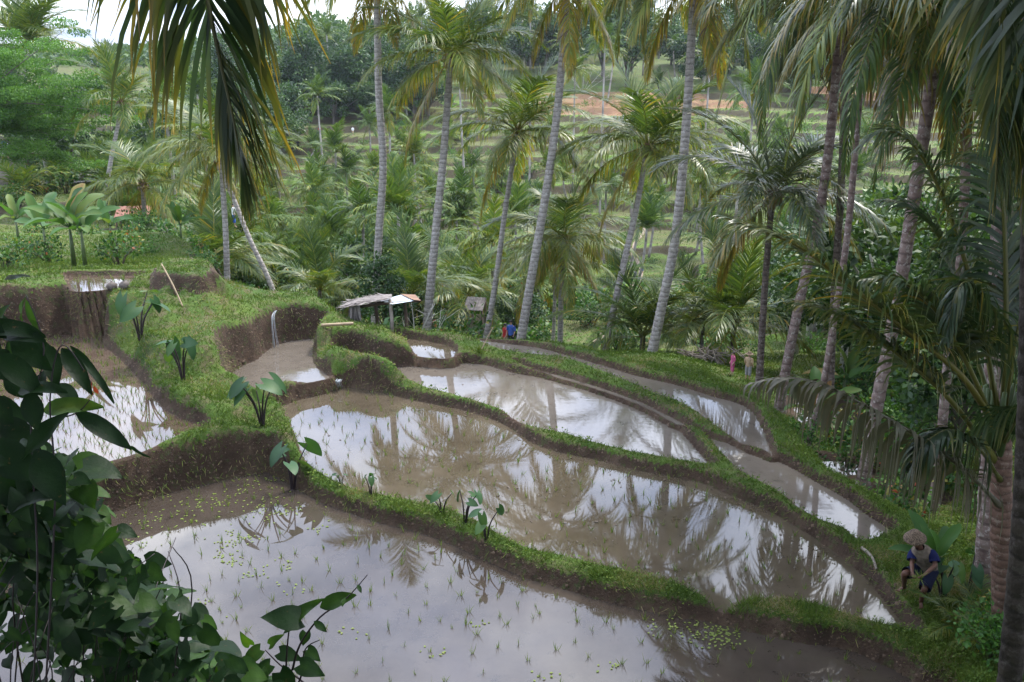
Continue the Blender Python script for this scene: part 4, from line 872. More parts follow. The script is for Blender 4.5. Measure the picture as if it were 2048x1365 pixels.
# big leaved shrub at the left
rr = np.random.default_rng(31); YS = 1.95
sb = W(Py(60, 1500, 1.9)); sb[2] = gw(sb[0], sb[1]) - .05
sh = thing('foreground_shrub', 'dark shrub with long drooping leaves and one small red leaf at the left edge', 'shrub', sb)
st = MB(); fo = MB()
stems = [[(60,1500),(75,1150),(62,850),(88,700),(52,590)],[(62,900),(80,850),(150,828),(180,800)],[(90,1400),(110,1000),(100,800),(125,690),(185,770)]]
for s in stems: st.tube(catmull(pxpath([(a, b, YS) for a, b in s]), 6) - sb, np.linspace(.0035, .0015, 6 * (len(s) - 1) + 1), 6)
LV = [(95,690,112,768,38,.12),(123,697,178,775,34,.10),(140,692,232,795,20,.12),(86,822,184,802,42,.62),(138,826,28,912,44,.22),(150,824,262,892,40,.06),(262,892,290,915,8,.1),(2,650,92,712,40,.05),(37,785,110,765,36,.16),(110,770,160,800,34,.14),(60,780,70,860,40,.05),(0,840,70,900,60,.05),(-20,880,60,960,70,.04),
 (185,762,178,790,12,1.0),(188,772,195,790,9,1.0),(55,590,28,640,14,.5),(52,600,72,660,15,.45),(60,640,90,680,16,.4),(40,660,10,720,22,.3),(-30,700,40,760,60,.05),(-30,930,70,1010,90,.04),(10,560,60,545,20,.05),(95,735,60,800,34,.1),(20,610,-20,650,20,.3),(-40,1000,80,1060,90,.04),(70,900,120,1000,60,.06),(0,1040,110,1120,80,.05),(-40,800,20,840,60,.04),(80,930,40,1020,50,.06)]
for x0, y0, x1, y1, w, tn in LV:
    Yj = YS + rr.uniform(-.12, .12); a = W(Py(x0, y0, Yj)) - sb; b = W(Py(x1, y1, Yj + rr.uniform(-.1, .06))) - sb
    leafat(fo, 'oval', a, b, w * 1.15 / 1774 * YS * K * 1.08, unit(np.array([rr.normal() * .35, -.75, .75 + .3 * rr.random()])), tn)
for i in range(26):
    px, py = rr.uniform(-90, 30), rr.uniform(620, 1150); Yj = YS + rr.uniform(-.25, .5); a = W(Py(px, py, Yj)) - sb; an = rr.uniform(-.6, 1.9); l = rr.uniform(60, 120)
    b = W(Py(px + l * math.cos(an), py + l * math.sin(an), Yj - .05)) - sb; leafat(fo, 'oval', a, b, .055 + .03 * rr.random(), unit([rr.normal() * .4, -.6, .8]), .05 + .12 * rr.random())
st.build('stem', M['stemdark'], sh); fo.build('foliage', M['fore'], sh)
# vine thicket below
vb = W(Py(150, 1600, 2.3)); vb[2] = gw(vb[0], vb[1]) - .05
vt = thing('vine_thicket', 'dark thicket of heart leaved vines filling the lower left corner', 'vine', vb); st = MB(); fo = MB()
edge = ([860, 900, 1000, 1090, 1150, 1200, 1290, 1365, 1500, 1700], [90, 170, 205, 265, 330, 395, 445, 570, 640, 700])
for i in range(2100):
    py = rr.uniform(880, 1700); mxp = np.interp(py, *edge); px = mxp - abs(rr.normal()) * 150 - rr.uniform(0, 1) ** 2 * 250
    if px < -160: continue
    near = rr.random(); Yj = 1.85 + 1.0 * near + .25 * (mxp - px) / 400; l = rr.uniform(.045, .105) * (1.35 if rr.random() < .15 else 1)
    a = W(Py(px, py, Yj)) - vb; d = unit(np.array([rr.normal() + .35, -.35 + .6 * rr.normal(), -.45 + .4 * rr.normal()]))
    ed = math.exp(-(mxp - px) / 70); tn = np.clip(.10 + .30 * rr.random() ** 2 + .35 * ed * rr.random(), 0, .72)  # leaves near the outer edge tinted brighter, as if lit
    leafat(fo, 'heart', a, a + d * l, l * rr.uniform(.7, 1.15), unit([.5 * rr.normal(), -.35 + .5 * rr.normal(), .8]), tn)
for i in range(40):
    px, py = rr.uniform(-50, 380), rr.uniform(1150, 1500); q = [(px, py + 250, 2.3), (px + rr.uniform(-60, 60), py, 2.2), (px + rr.uniform(-30, 90), py - rr.uniform(60, 200), 2.2 + rr.uniform(-.2, .3))]
    st.tube(catmull(pxpath(q), 5) - vb, np.linspace(.004, .0015, 11), 5)
st.build('stem', M['stemdark'], vt); fo.build('foliage', M['fore'], vt)
# sprig with one large torn leaf
pb = W(Py(585, 1480, 2.5)); pb[2] = gw(pb[0], pb[1]) - .05
sp = thing('foreground_sprig', 'sprig with one large pale leaf standing in front of the nearest paddy', 'plant', pb); st = MB(); fo = MB(); YP = 2.45
for s in [[(570,1500),(572,1340),(578,1262),(585,1240)],[(585,1340),(600,1290),(640,1235),(690,1200),(735,1150)],[(560,1420),(600,1360),(610,1300),(640,1280)],[(640,1450),(620,1380),(560,1330),(530,1300)]]:
    st.tube(catmull(pxpath([(a, b, YP) for a, b in s]), 5) - pb, np.linspace(.006, .0018, 5 * (len(s) - 1) + 1), 6)
for x0, y0, x1, y1, w, tn, kd in [(600,1238,522,1232,46,.16,'heart'),(575,1250,632,1196,34,.42,'heart'),(640,1215,702,1188,30,.40,'oval'),(612,1265,604,1292,24,.3,'heart'),(628,1243,652,1262,14,.25,'oval'),(615,1300,640,1322,24,.28,'heart'),(560,1305,602,1318,30,.2,'heart'),(600,1330,648,1350,34,.25,'heart'),(540,1330,500,1360,32,.3,'heart'),(560,1345,590,1390,40,.2,'heart'),(715,1170,722,1184,8,.3,'oval'),(690,1195,684,1212,9,.35,'oval'),(520,1300,480,1330,30,.45,'heart'),(500,1340,440,1350,36,.5,'heart'),(540,1290,560,1270,20,.5,'heart'),(470,1310,420,1330,34,.4,'heart'),(500,1290,480,1270,20,.55,'heart')]:
    Yj = YP + rr.uniform(-.08, .08); a = W(Py(x0, y0, Yj)) - pb; b = W(Py(x1, y1, Yj - .03)) - pb; leafat(fo, kd, a, b, w * 1.2 / 1774 * YP * K * 1.25, unit([rr.normal() * .2, -.7, .8]), tn)
st.build('stem', M['stemdark'], sp); fo.build('foliage', M['fore'], sp)
# ------------------------------------------------------------------ taro, banana, fern
def taro(px, py, z, hpx, n, label, seed, group='taro plants on the bunds', lsc=1.0):
    p = Pz(px, py, z); b = W(p); b[2] = gw(b[0], b[1]) - .02; D = (p[1] * CP + (HA - z) * SP) * K; h = .86 * hpx / 1774 * D / .93
    root = thing('taro_plant', label, 'taro', b, group=group); r = np.random.default_rng(seed)
    for i in range(n):
        az = i * 2.4 + r.normal() * .4 + seed; u = np.array([math.cos(az), math.sin(az), 0]); hh = h * (1 - .5 * (i / n) * r.random() - .1 * r.random()); out = h * r.uniform(.15, .42)
        top = u * out + [0, 0, hh]; mb = MB(); mb.tube(catmull([u * .03, u * out * .35 + [0, 0, hh * .55], top], 6), np.linspace(.026, .010, 13) * (h / 1.0) ** .5, 6, .2); mb.build('stem', M['stemdark'], root)
        L = lsc * h * r.uniform(.26, .42); d = unit(u + [0, 0, -.25 - .75 * r.random()] + .4 * r.normal(size=3)); mb = MB(); leafat(mb, 'taro', top - d * L * .12, top + d * L, L * .85, unit(u * .5 + [0, -.25, .8] + .3 * r.normal(size=3)), .25 + .35 * r.random()); mb.build('leaf', M['taro'], root)
    return root
for a in [(284,703,1.1,105,6,'taro clump in the grass slope nearest the mud bank at upper left'),(368,772,1.0,95,6,'taro clump on the bright slope above the left paddy edge'),(526,866,.6,112,6,'large taro clump where the bunds meet left of the middle paddy'),(582,928,.5,108,5,'dark stemmed taro standing alone on the bund corner'),
          (742,988,.3,52,4,'small taro with spread leaves on the bund between front and middle paddies'),(682,966,.3,28,3,'tiny taro seedling left of the others on the front bund'),(884,1024,.28,60,3,'slim taro leaning left on the front bund'),(930,1042,.28,78,4,'tall dark taro in the middle of the front bund group'),(972,1074,.28,76,5,'rightmost taro of the front bund group')]:
    taro(*a, seed=int(a[0]))
taro(1885, 1200, .3, 110, 6, 'big leaved taro growing right behind the bending farmer', 5, 'taro on the right bank')
taro(1935, 1190, .3, 85, 5, 'taro between the farmer and the pale trunk', 8, 'taro on the right bank')
def banana(px, py, Y, h, leaves, label, seed, z=None):
    b = W(Py(px, py, Y)); b[2] = gw(b[0], b[1]) - .05; root = thing('banana_plant', label, 'banana plant', b, group='banana plants'); r = np.random.default_rng(seed)
    mb = MB(); mb.tube([(0, 0, 0), (.02, 0, h * .3), (.03, .02, h * .62)], [.09 * h / 2.5, .075 * h / 2.5, .04 * h / 2.5], 9); mb.build('trunk', M['stemgreen'], root)
    for i in range(leaves):
        az = i * 2.4 + seed; el = r.uniform(.35, 1.35); u = np.array([math.cos(az) * math.cos(el), math.sin(az) * math.cos(el), math.sin(el)]); s = np.array([.03, .02, h * .6]); L = h * r.uniform(.42, .62)
        mb = MB(); mb.tube([s, s + u * h * .14], [.022, .014], 6, .3); a = s + u * h * .13; leafat(mb, 'paddle', a, a + u * L, L * .30, unit(np.array([0, -.3, 1]) + u * -.4 + .2 * r.normal(size=3)), .9 if r.random() < .1 else r.uniform(.2, .6)); mb.build('leaf', M['banana'], root)
for a in [(150,540,25,2.5,9,'tall banana plant with upright pale leaves behind the upper paddy',1),(172,542,24.6,2.3,7,'banana plant with dark drooping leaves and dead brown ones',2),(95,520,27,2.4,6,'banana plant at the left of the upper banana clump',3),(40,500,31,2.0,6,'banana plant near the left edge on the grassy slope',14),(225,500,30,1.9,6,'banana plant right of the upper banana clump',15),(330,420,48,2.2,6,'banana plant below the thin leaning palm',16),(410,470,38,1.9,6,'banana plant behind the blue tarp',17),(365,505,33,1.8,6,'banana plant above the waterfall shelf',4),(500,560,30,1.6,6,'banana plant behind the bank of the muddy basin',5),(572,440,60,3.2,7,'banana plant below the terraces left of centre',6),(620,625,27,1.5,6,'small banana plant left of the thatched shelter',7),(770,650,27.5,1.4,6,'banana plant under the tin roof',8),(1620,880,19,2.0,6,'banana plant with pale leaves in the shaded grove',9),(1868,1090,10.6,1.25,6,'banana plant with broad torn leaves behind the farmer hat',10),(1320,610,40,2.2,6,'banana plant near the stone steps',11),(900,250,140,4.5,7,'banana plant at the upper forest edge',12),(1690,750,24,2.0,6,'banana plant behind the drooping grey frond',13)]: banana(*a)
for k, (px, py, z, s) in enumerate([(1925,1262,.35,.42),(1985,1300,.4,.38),(1955,1225,.3,.36)]):
    b = hw(px, py); root = thing('fern', ['fern on the shaded bank below the farmer','fern at the foot of the ringed palm','fern between the farmer and the palm trunks'][k], 'fern', b)
    for i in range(7): obj('frond', FR[1 + i % 3][i % 3], None, root, (0, 0, 0), (0, 0, i * .9 + k), s * .75)
# ------------------------------------------------------------------ rice seedlings
SD = []
for k in range(4):
    mb = MB(); r = np.random.default_rng(40 + k); n_ = 7; d = r.normal(size=(n_, 3)) * .28; d[:, 2] = 1
    mb.place(blade_v, blade_f, np.zeros((n_, 3)) - [0, 0, .05], d, r.normal(size=(n_, 3)), r.uniform(.12, .24, n_), r.uniform(.1, .9, n_), wsc=.013); me = mb.mesh('rice_seedling'); me.materials.append(M['rice']); SD.append(me)
def paddy_pts(name, step, jit, seed, ang=.5, umax=.66, keep=1.0):
    L, wb, poly = PADW[name]; lo, hi = poly.min(0), poly.max(0); g = np.stack(np.meshgrid(np.arange(lo[0] - 6, hi[0] + 6, step), np.arange(lo[1] - 6, hi[1] + 6, step)), -1).reshape(-1, 2)
    c, s = math.cos(ang), math.sin(ang); m0 = (lo + hi) / 2; g = (g - m0) @ np.array([[c, s], [-s, c]]) + m0; r = np.random.default_rng(seed); g = g + r.normal(size=g.shape) * jit; g = g[r.random(len(g)) < keep]
    sd = seg_dist(g, poly); g = g[(sd < -.08) & (np.abs(g[:, 0] / g[:, 1]) < umax)]; return np.concatenate([g, np.full((len(g), 1), L)], 1) * K
pf = paddy_pts('front', .35, .07, 50, .45, keep=.85); pm = paddy_pts('middle', .34, .07, 51, .3, keep=.85)
allp = np.concatenate([pf, pm]); fl = np.array([0] * len(pf) + [1] * len(pm)); order = np.argsort(allp[:, 1]); near, rest = order[:296], order[296:]
for i in near:
    o = obj('rice_seedling', SD[i % 4], None, None, allp[i], (0, 0, i * 1.3), random.uniform(.75, 1.25)); f_ = fl[i]
    tag(o, ['thin green rice seedling standing in the front paddy water', 'thin green rice seedling standing in the middle paddy water'][f_], 'rice seedling', ['rice seedlings of the front paddy', 'rice seedlings of the middle paddy'][f_])
pl = paddy_pts('left', .30, .05, 52, .9, .8); pu = paddy_pts('upper', .3, .05, 53); pw_ = np.concatenate([allp[rest], pl, pl[:, :] + [.1, .05, 0], pu]); n_ = len(pw_); rep = np.repeat(pw_, 5, 0); r = np.random.default_rng(54)
d = r.normal(size=rep.shape) * .25; d[:, 2] = 1; mb = MB(); mb.place(blade_v, blade_f, rep - [0, 0, .04], d, r.normal(size=rep.shape), r.uniform(.12, .26, len(rep)), r.random(len(rep)), wsc=.016)
stuff(mb.build('rice_seedlings', M['rice']), 'rice seedlings in the farther paddies', 'rice')
# floating pale weed and mud clods
mb = MB(); r = np.random.default_rng(55)
for (px, py, sx, sy, k) in [(330,1040,70,14,70),(450,1000,70,12,70),(240,1085,50,12,50),(520,960,30,10,40),(560,1010,60,30,40),(1400,1258,50,14,80),(1440,1275,30,12,50)] + [(r.uniform(350, 1400), r.uniform(1120, 1365), 16, 6, 8) for _ in range(9)] + [(r.uniform(380, 640), r.uniform(1000, 1150), 14, 5, 12) for _ in range(14)]:
    P_ = np.array([W(Pz(px + r.normal() * sx, py + r.normal() * sy, .006)) for _ in range(k)]); P_ = P_[seg_dist(P_[:, :2] / K, PADW['front'][2]) < -.02]
    if len(P_): d = r.normal(size=(len(P_), 3)); d[:, 2] = .1; mb.place(diam_v, diam_f, P_, d, [0, 0, 1] + .1 * r.normal(size=(len(P_), 3)), r.uniform(.04, .08, len(P_)), r.uniform(.5, .95, len(P_)), wsc=.045)
stuff(mb.build('floating_weed', M['rice']), 'pale water weed floating on the front paddy', 'water weed')
mb = MB(); r = np.random.default_rng(56); pc = np.concatenate([paddy_pts('middle', .30, .2, 57, keep=.5), paddy_pts('inner', .5, .2, 58, keep=.3), paddy_pts('left', .6, .2, 59, keep=.3)])
pc = pc[fbm(pc[:, 0] * .45, pc[:, 1] * .45, 171, 3) > .0 + .1 * r.normal(size=len(pc))]
d = r.normal(size=(len(pc), 3)); d[:, 2] = 0; mb.place(oval_v * [1, 1, 3] + [0, 0, .0], oval_f, pc + [0, 0, .004], d, np.tile([0, 0, 1.], (len(pc), 1)), r.uniform(.03, .13, len(pc)), wsc=r.uniform(.02, .06, len(pc)))
M['clod'] = flat('wet_mud', (.07, .05, .035), .6); stuff(mb.build('mud_clods', M['clod']), 'little lumps of mud and stubble breaking the shallow water', 'mud')
# ------------------------------------------------------------------ field shelter
M['tin'] = flat('zinc_sheet', (.52, .58, .64), .35, .12, 2, .5, .3); M['rust'] = flat('rusty_sheet', (.20, .12, .08), .8, .3, 3); M['thatch'] = flat('grey_thatch', (.17, .15, .14), .95, .4, 5); M['post'] = flat('weathered_post', (.30, .26, .22), .9); M['postdark'] = flat('dark_post', (.10, .07, .055), .9)
ys0 = 22.6; hb = W(Py(775, 655, ys0)); hb[2] = gw(hb[0], hb[1])
hut = thing('field_shelter', 'small open field shelter with half thatch and half tin roof', 'shelter', hb)
def q(px, py, Y): return W(Py(px, py, Y)) - hb
for (px, pt, Y, mt) in [(781,603,ys0,'post'),(810,600,ys0+.55,'postdark'),(752,606,ys0+.5,'postdark'),(706,616,ys0,'postdark')]:
    t = q(px - 1, pt, Y); b = t.copy(); b[2] = gw(t[0] + hb[0], t[1] + hb[1]) - hb[2] - .15; b[0] += .03
    mb = MB(); mb.tube([b, (b + t) / 2 + [.02, 0, 0], t + [0, 0, .05]], [.075, .065, .06], 8); mb.build('post', M[mt], hut)
def corrugated(c00, c10, c01, c11, name, mat, n=22, amp=.014):
    """ridges run from edge 0 to edge 1"""
    u = np.linspace(0, 1, n * 4 + 1); V = []
    for v in (0, .5, 1):
        a = c00 + (c10 - c00) * u[:, None]; b = c01 + (c11 - c01) * u[:, None]; p = a + (b - a) * v; p[:, 2] += amp * np.sin(u * n * 2 * math.pi); V.append(p)
    V = np.array(V); mb = MB(); mb.rings(V, close=False); mb.rings(V[::-1] - [0, 0, .006], close=False); return mb.build(name, M[mat], hut)
fl_, fr_, br_, bl_ = q(784,609,ys0-.25), q(828,602,ys0-.1), q(803,590,ys0+.95), q(758,601.5,ys0+.85)
corrugated(fl_, bl_, fr_, br_, 'tin_sheet', 'tin', 7)
corrugated(q(826,601.5,ys0-.12)+[0,0,.03], q(801,590,ys0+.95)+[0,0,.03], q(841,601.5,ys0-.1), q(830,589.5,ys0+.95), 'rusty_sheet', 'rust', 7)
mb = MB(); r = np.random.default_rng(60)
for i in range(420):
    u, v = r.random(), r.random(); a = q(785 - 85 * u, 606 + 10 * u ** 1.4, ys0 - .25 + 1.1 * v); a[2] += .12 + .16 * v - .03 * u; d = np.array([-.75 - .3 * r.random(), -.5 + .8 * r.normal(), -.12 * r.random() - .35 * u]); L = r.uniform(.25, .6)
    mb.place(blade_v * [1, 1, .4], blade_f, [a + [0, 0, .06 * r.random()]], [d], [[0, 0, 1.]], L, wsc=r.uniform(.04, .10))
for i in range(170):
    u = r.random(); a = q(700 + 17 * u, 612 + 3 * r.random(), ys0 - .2 + .5 * r.random()); mb.place(blade_v * [1, 1, .3], blade_f, [a], [[.1 * r.normal(), .1 * r.normal(), -1]], [[.3 * r.normal(), -1, 0]], r.uniform(.35, .75), wsc=r.uniform(.05, .11))
mb.build('thatch', M['thatch'], hut, False)
mb = MB(); mb.tube([q(700,617,ys0), q(785,606,ys0), q(842,602,ys0)], .04, 6); mb.tube([q(752,606,ys0+.5), q(812,599,ys0+.55)], .035, 6); mb.tube([q(706,616,ys0), q(752,606,ys0+.5)], .03, 6); mb.build('roof_beam', M['postdark'], hut)
# ------------------------------------------------------------------ simple far roofs
def lean_roof(px, py, Y, w, d, h, mat, label, cat='hut', walls=False, rz=0.2):
    b = W(Py(px, py, Y)); z = gw(b[0], b[1]); root = thing('hut', label, cat, (b[0], b[1], z), rz); top = max(h, b[2] - z)
    u = np.linspace(-.5, .5, 25); V = np.array([[[x * w, s * d / 2, top + k + .02 * math.sin(i * 1.6)] for i, x in enumerate(u)] for s, k in ((-1, -.25), (0, .02), (1, .28))]); mb = MB(); mb.rings(V, close=False); mb.rings(V[::-1] - [0, 0, .03], close=False); mb.build('roof', M[mat], root)
    for sx in (-1, 1):
        for sy in (-1, 1): mb = MB(); mb.tube([(sx * w * .45, sy * d * .4, -.3), (sx * w * .45, sy * d * .4, top + sy * .2 - .04)], .06, 6); mb.build('post', M['postdark'], root)
    if walls: mb = MB(); mb.box((0, d * .3, top * .4), (w * .84, .05, top * .8)); mb.build('wall', M['post'], root)
M['redroof'] = flat('red_brown_roof', (.22, .105, .075), .8, .25, 3); M['greyroof'] = flat('old_grey_roof', (.34, .32, .30), .8, .25, 2)
lean_roof(266, 424, 46, 2.2, 1.6, .8, 'redroof', 'low hut with reddish brown roof on the left terraces')
lean_roof(180, 356, 62, 2.6, 1.8, .8, 'greyroof', 'low hut with pale grey roof far up the left terraces', walls=True)
lean_roof(950, 608, 40, 1.2, 1.1, .8, 'thatch', 'little hut with grey roof behind the slim leaning palm', walls=True, rz=-.2)
lean_roof(-10, 300, 62, 5, 2.5, 2.0, 'greyroof', 'roofed lookout at the left picture edge', walls=True, rz=0)
# ------------------------------------------------------------------ poles, pots, tarp, waterfall
def rod(label, cat, name, P, r0, r1, mat, n=9):
    P = np.asarray(P); mb = MB(); q_ = catmull(P, 6); rad = np.linspace(r0, r1, len(q_)); rad = rad * (1 + .08 * (np.arange(len(q_)) % 3 == 0)); mb.tube(q_ - P[0], rad, n); o = mb.build(name, M[mat]); o.location = P[0]; return tag(o, label, cat)
a = hw(366, 617); bt = W(Py(323, 528, a[1] / K + .55)); rod('bamboo pole leaning on the earth bank at left', 'pole', 'bamboo_pole', [a, (a + bt) / 2 + [.03, 0, 0], bt], .026, .020, 'bamboo')
a = hw(643, 655) + [0, 0, .06]; b = hw(708, 665) + [0, 0, .08]; a[2] = b[2] = max(a[2], b[2]); rod('cut bamboo log lying on the bund beside the muddy basin', 'log', 'bamboo_log', [a, (a + b) / 2, b], .05, .05, 'bamboo')
a = hw(959, 708); b = W(Py(986, 655, a[1] / K + .2)); st_ = rod('thin stick with a tuft at its foot on the inner bund', 'stick', 'stick', [a, (a + b) / 2, b], .02, .014, 'bamboo', 6)
mb = MB(); r = np.random.default_rng(61); d = r.normal(size=(60, 3)); d[:, 2] = np.abs(d[:, 2]) + .4; mb.place(blade_v, blade_f, r.normal(size=(60, 3)) * .06, d, r.normal(size=(60, 3)), .28, .35 + .3 * r.random(60), wsc=.03); mb.build('tuft', M['grass'], st_)
M['pot'] = flat('dark_husk', (.085, .07, .06), .8, .4, 8)
for px, py, lb in [(225,578,'round dark husk on the upper paddy bank, the one farther left'),(250,574,'round dark husk on the upper paddy bank, the one with a green shoot')]:
    c = hw(px, py + 6); mb = MB(); mb.ball((0, 0, .13), (.17, .17, .15), 14, 9); mb.tube([(0, 0, .25), (.01, 0, .31)], [.04, .025], 7); o = mb.build('round_husk', M['pot']); o.location = c; tag(o, lb, 'husk')
    if px == 250: m2 = MB(); m2.place(blade_v, blade_f, np.zeros((5, 3)) + [0, 0, .28], r.normal(size=(5, 3)) * .3 + [0, 0, 1], r.normal(size=(5, 3)), .3, .4, wsc=.03); m2.build('shoot', M['grass'], o)
M['tarp'] = flat('blue_tarp', (.06, .17, .50), .5, .2, 2); M['sand'] = flat('pale_earth', (.36, .27, .18), .9, .2, 2)
def heap(px, py, Y, rx, ry, h, mat, name, label, cat, seed):
    c = W(Py(px, py, Y)); c[2] = gw(c[0], c[1]); n_ = 22; g = np.linspace(-1, 1, n_); X, Yy = np.meshgrid(g, g); R = np.sqrt(X * X + Yy * Yy); Z = h * np.clip(1 - R ** 2, -.2, 1) * (1 + .7 * fbm(X * 2 + seed, Yy * 2, seed, 3)) + .08 * fbm(X * 5, Yy * 5 + seed, seed + 3, 3)
    V = np.stack([X * rx * (1 - .15 * R), Yy * ry * (1 - .15 * R), Z], -1); mb = MB(); mb.rings(V, close=False); o = mb.build(name, M[mat]); o.location = c; return tag(o, label, cat)
heap(356, 474, 41, .75, .6, .42, 'tarp', 'blue_tarp', 'crumpled blue tarp on the pale earth heap', 'tarp', 3); heap(325, 470, 42, 1.1, .9, .45, 'sand', 'earth_heap', 'heap of pale dug earth beside the blue tarp', 'earth heap', 5)
M['fall'] = flat('falling_water', (.34, .37, .40), .2, .1, 10, .6)
t0 = hw(553, 632); b0_ = W(Pz(566, 681, .4)); mb = MB(); r = np.random.default_rng(62)
for i in range(7):
    o1 = r.normal(size=3) * [.035, .03, 0]; mb.tube(catmull([t0 + o1 * .5 + [0, .15, .03], t0 + o1 + [0, -.30, -.02], t0 + o1 * 1.2 + [.03, -.50, -.3], [b0_[0], min(b0_[1], t0[1] - .62), b0_[2]] + o1 * 2.0], 5) - b0_, r.uniform(.003, .006), 5)
for i in range(70): mb.ball(r.normal(size=3) * [.13, .11, .0] + [0, 0, abs(r.normal()) * .05], r.uniform(.008, .022), 5, 3)
o = mb.build('waterfall', M['fall']); o.location = b0_; tag(o, 'thin white trickle of water falling into the muddy basin', 'waterfall')
p0 = Pz(674, 766, .34); p1 = Pz(678, 778, .12); mb = MB()
for i in range(9): o1 = r.normal(size=3) * [.05, .02, 0]; mb.tube(catmull([W(p0) + o1 + [0, .25, .02], W(p0) + o1 + [0, 0, .02], W(p1) + o1 + [0, .04, .0]], 4) - W(p1), .007, 5)
o = mb.build('water_spill', M['fall']); o.location = W(p1); tag(o, 'small spill of water through the bund into the middle paddy', 'water spill')
# pile of dry stalks, bare pale shrub, red flowers, dead branch
c = W(Py(1408, 752, 28)); c[2] = gw(c[0], c[1]); mb = MB()
for i in range(70):
    a = r.normal(size=3) * [.55, .4, .1] + [0, 0, .15 + .35 * r.random()]; an = r.uniform(0, 6.28); el = r.normal() * .35 + .25; u = np.array([math.cos(an) * math.cos(el), math.sin(an) * math.cos(el), math.sin(el)]); L = r.uniform(.5, 1.3); mb.tube([a - u * L / 2, a + [0, 0, .05], a + u * L / 2], [.03, .025, .012], 5)
o = mb.build('stalk_pile', M['deadwood']); o.location = c; tag(o, 'grey pile of dry palm stalks in the hollow below the outer bund', 'stalk pile')
def bare(px, py, Y, h, label, seed):
    c = W(Py(px, py, Y)); c[2] = gw(c[0], c[1]) - .1; r = np.random.default_rng(seed); mb = MB(); h = max(h, 1.5)
    for i in range(7):
        u = unit(r.normal(size=3) * [.6, .5, .1] + [0, 0, .9]); e = u * h * r.uniform(.7, 1); k = e * .55 + r.normal(size=3) * .12; mb.tube(catmull([(0, 0, 0), k, e], 5), np.linspace(.045, .012, 11), 6)
        for j in range(3): d = unit(u + r.normal(size=3) * .8) * h * .3; mb.tube([k + (e - k) * j / 3, k + (e - k) * j / 3 + d], [.018, .006], 5)
    o = mb.build('bare_shrub', M['palebark']); o.location = c; tag(o, label, 'shrub')
bare(822, 590, 31, 3.4, 'leafless white branched shrub behind the tin roof', 63); bare(560, 200, 128, 8, 'bare white tree on the far slope left of centre', 64); bare(1165, 210, 158, 9, 'bare pale tree at the forest edge beside the far palm', 65)
M['red'] = flat('red_petal', (.45, .02, .03), .5)
for k, (px, py, Y) in enumerate([(892,536,40),(1022,535,41),(1040,565,41),(918,618,33)]):
    c = W(Py(px, py, Y)); z = gw(c[0], c[1]); s = shrub(c[0], c[1], k, max(1.0, min(2.4, (c[2] - z + .3) * .9)), ['red flowering shrub behind the pale crowned palm trunk','red flowering shrub above the little hut','red flowering shrub right of the little hut','red flowering shrub left of the little hut'][k], 'red flowering shrubs')
    mb = MB(); o_ = r.normal(size=(36, 3)) * [.6, .6, .3] + [0, 0, .8]; mb.place(diam_v, diam_f, o_, r.normal(size=(36, 3)), r.normal(size=(36, 3)), .13, .5, wsc=.12); mb.build('flower', M['red'], s)
a = hw(1722, 1105) + [0, 0, .05]; b = hw(1752, 1148) + [0, 0, .08]; rod('dead grey branch lying on the bund left of the farmer', 'branch', 'dead_branch', [a, (a + b) / 2 + [.04, 0, .04], b], .035, .02, 'deadwood', 7)
# stone path zigzagging up the far terraces
PP = [(1188,694),(1205,672),(1222,645),(1246,606),(1262,576),(1282,545),(1266,512),(1272,485),(1290,445),(1274,412),(1287,385),(1268,352)]
pw3 = [hw(*p, y0=27) for p in PP]; q_ = catmull(np.array(pw3), 12); q_[:, 2] = [gw(p[0], p[1]) + .10 for p in q_]
t_ = unit(np.gradient(q_[:, :2], axis=0)); nn_ = np.stack([-t_[:, 1], t_[:, 0]], -1); wv = (.16 + .14 * vnoise(np.arange(len(q_)) * .4, np.zeros(len(q_)), 3))[:, None]
L_ = np.concatenate([q_[:, :2] + nn_ * wv, q_[:, 2:]], 1); R_ = np.concatenate([q_[:, :2] - nn_ * wv, q_[:, 2:]], 1)
mb = MB(); mb.rings(np.array([R_, (L_ + R_) / 2 + [0, 0, .05], L_]), close=False); M['pathmat'] = flat('trodden_path', (.22, .17, .125), .9, .35, 2); struct(mb.build('path', M['pathmat']))
# ------------------------------------------------------------------ people
def skin_body(name, nodes, edges, mat, parent, root=0, sub=2, origin=(0, 0, 0)):
    me = bpy.data.meshes.new(name); me.from_pydata([tuple(np.asarray(v[:3]) - origin) for v in nodes], edges, []); o = obj(name, me, mat, parent)
    m = o.modifiers.new('skin', 'SKIN'); m.branch_smoothing = .6; m.use_smooth_shade = True
    for i, v in enumerate(nodes): me.skin_vertices[0].data[i].radius = (v[3], v[4] if len(v) > 4 else v[3]); me.skin_vertices[0].data[i].use_root = i == root
    s = o.modifiers.new('sub', 'SUBSURF'); s.levels = sub; s.render_levels = sub; return o
def loft(name, C_, Rx, Ry, ax, mat, parent, n=14, thick=None):
    """sleeve-like shell; ax: sideways reference"""
    C_ = catmull(C_, 4); m = len(C_); f = lambda R: np.interp(np.linspace(0, 1, m), np.linspace(0, 1, len(R)), R); Rx, Ry = f(Rx), f(Ry); T = unit(np.gradient(C_, axis=0)); rg = []
    for i in range(m):
        u = unit(np.asarray(ax, float) - T[i] * np.dot(ax, T[i])); v = np.cross(T[i], u); a = np.arange(n) * 2 * math.pi / n; wr = 1 + .05 * np.sin(a * 3 + i * .9) + .03 * np.sin(a * 5 - i * 1.7)
        rg.append(C_[i] + (np.cos(a) * Rx[i] * wr)[:, None] * u + (np.sin(a) * Ry[i] * wr)[:, None] * v)
    mb = MB(); mb.rings(np.array(rg)); o = mb.build(name, mat, parent); s = o.modifiers.new('thick', 'SOLIDIFY'); s.thickness = .006; s.offset = 1; s2 = o.modifiers.new('sub', 'SUBSURF'); s2.levels = s2.render_levels = 1; return o
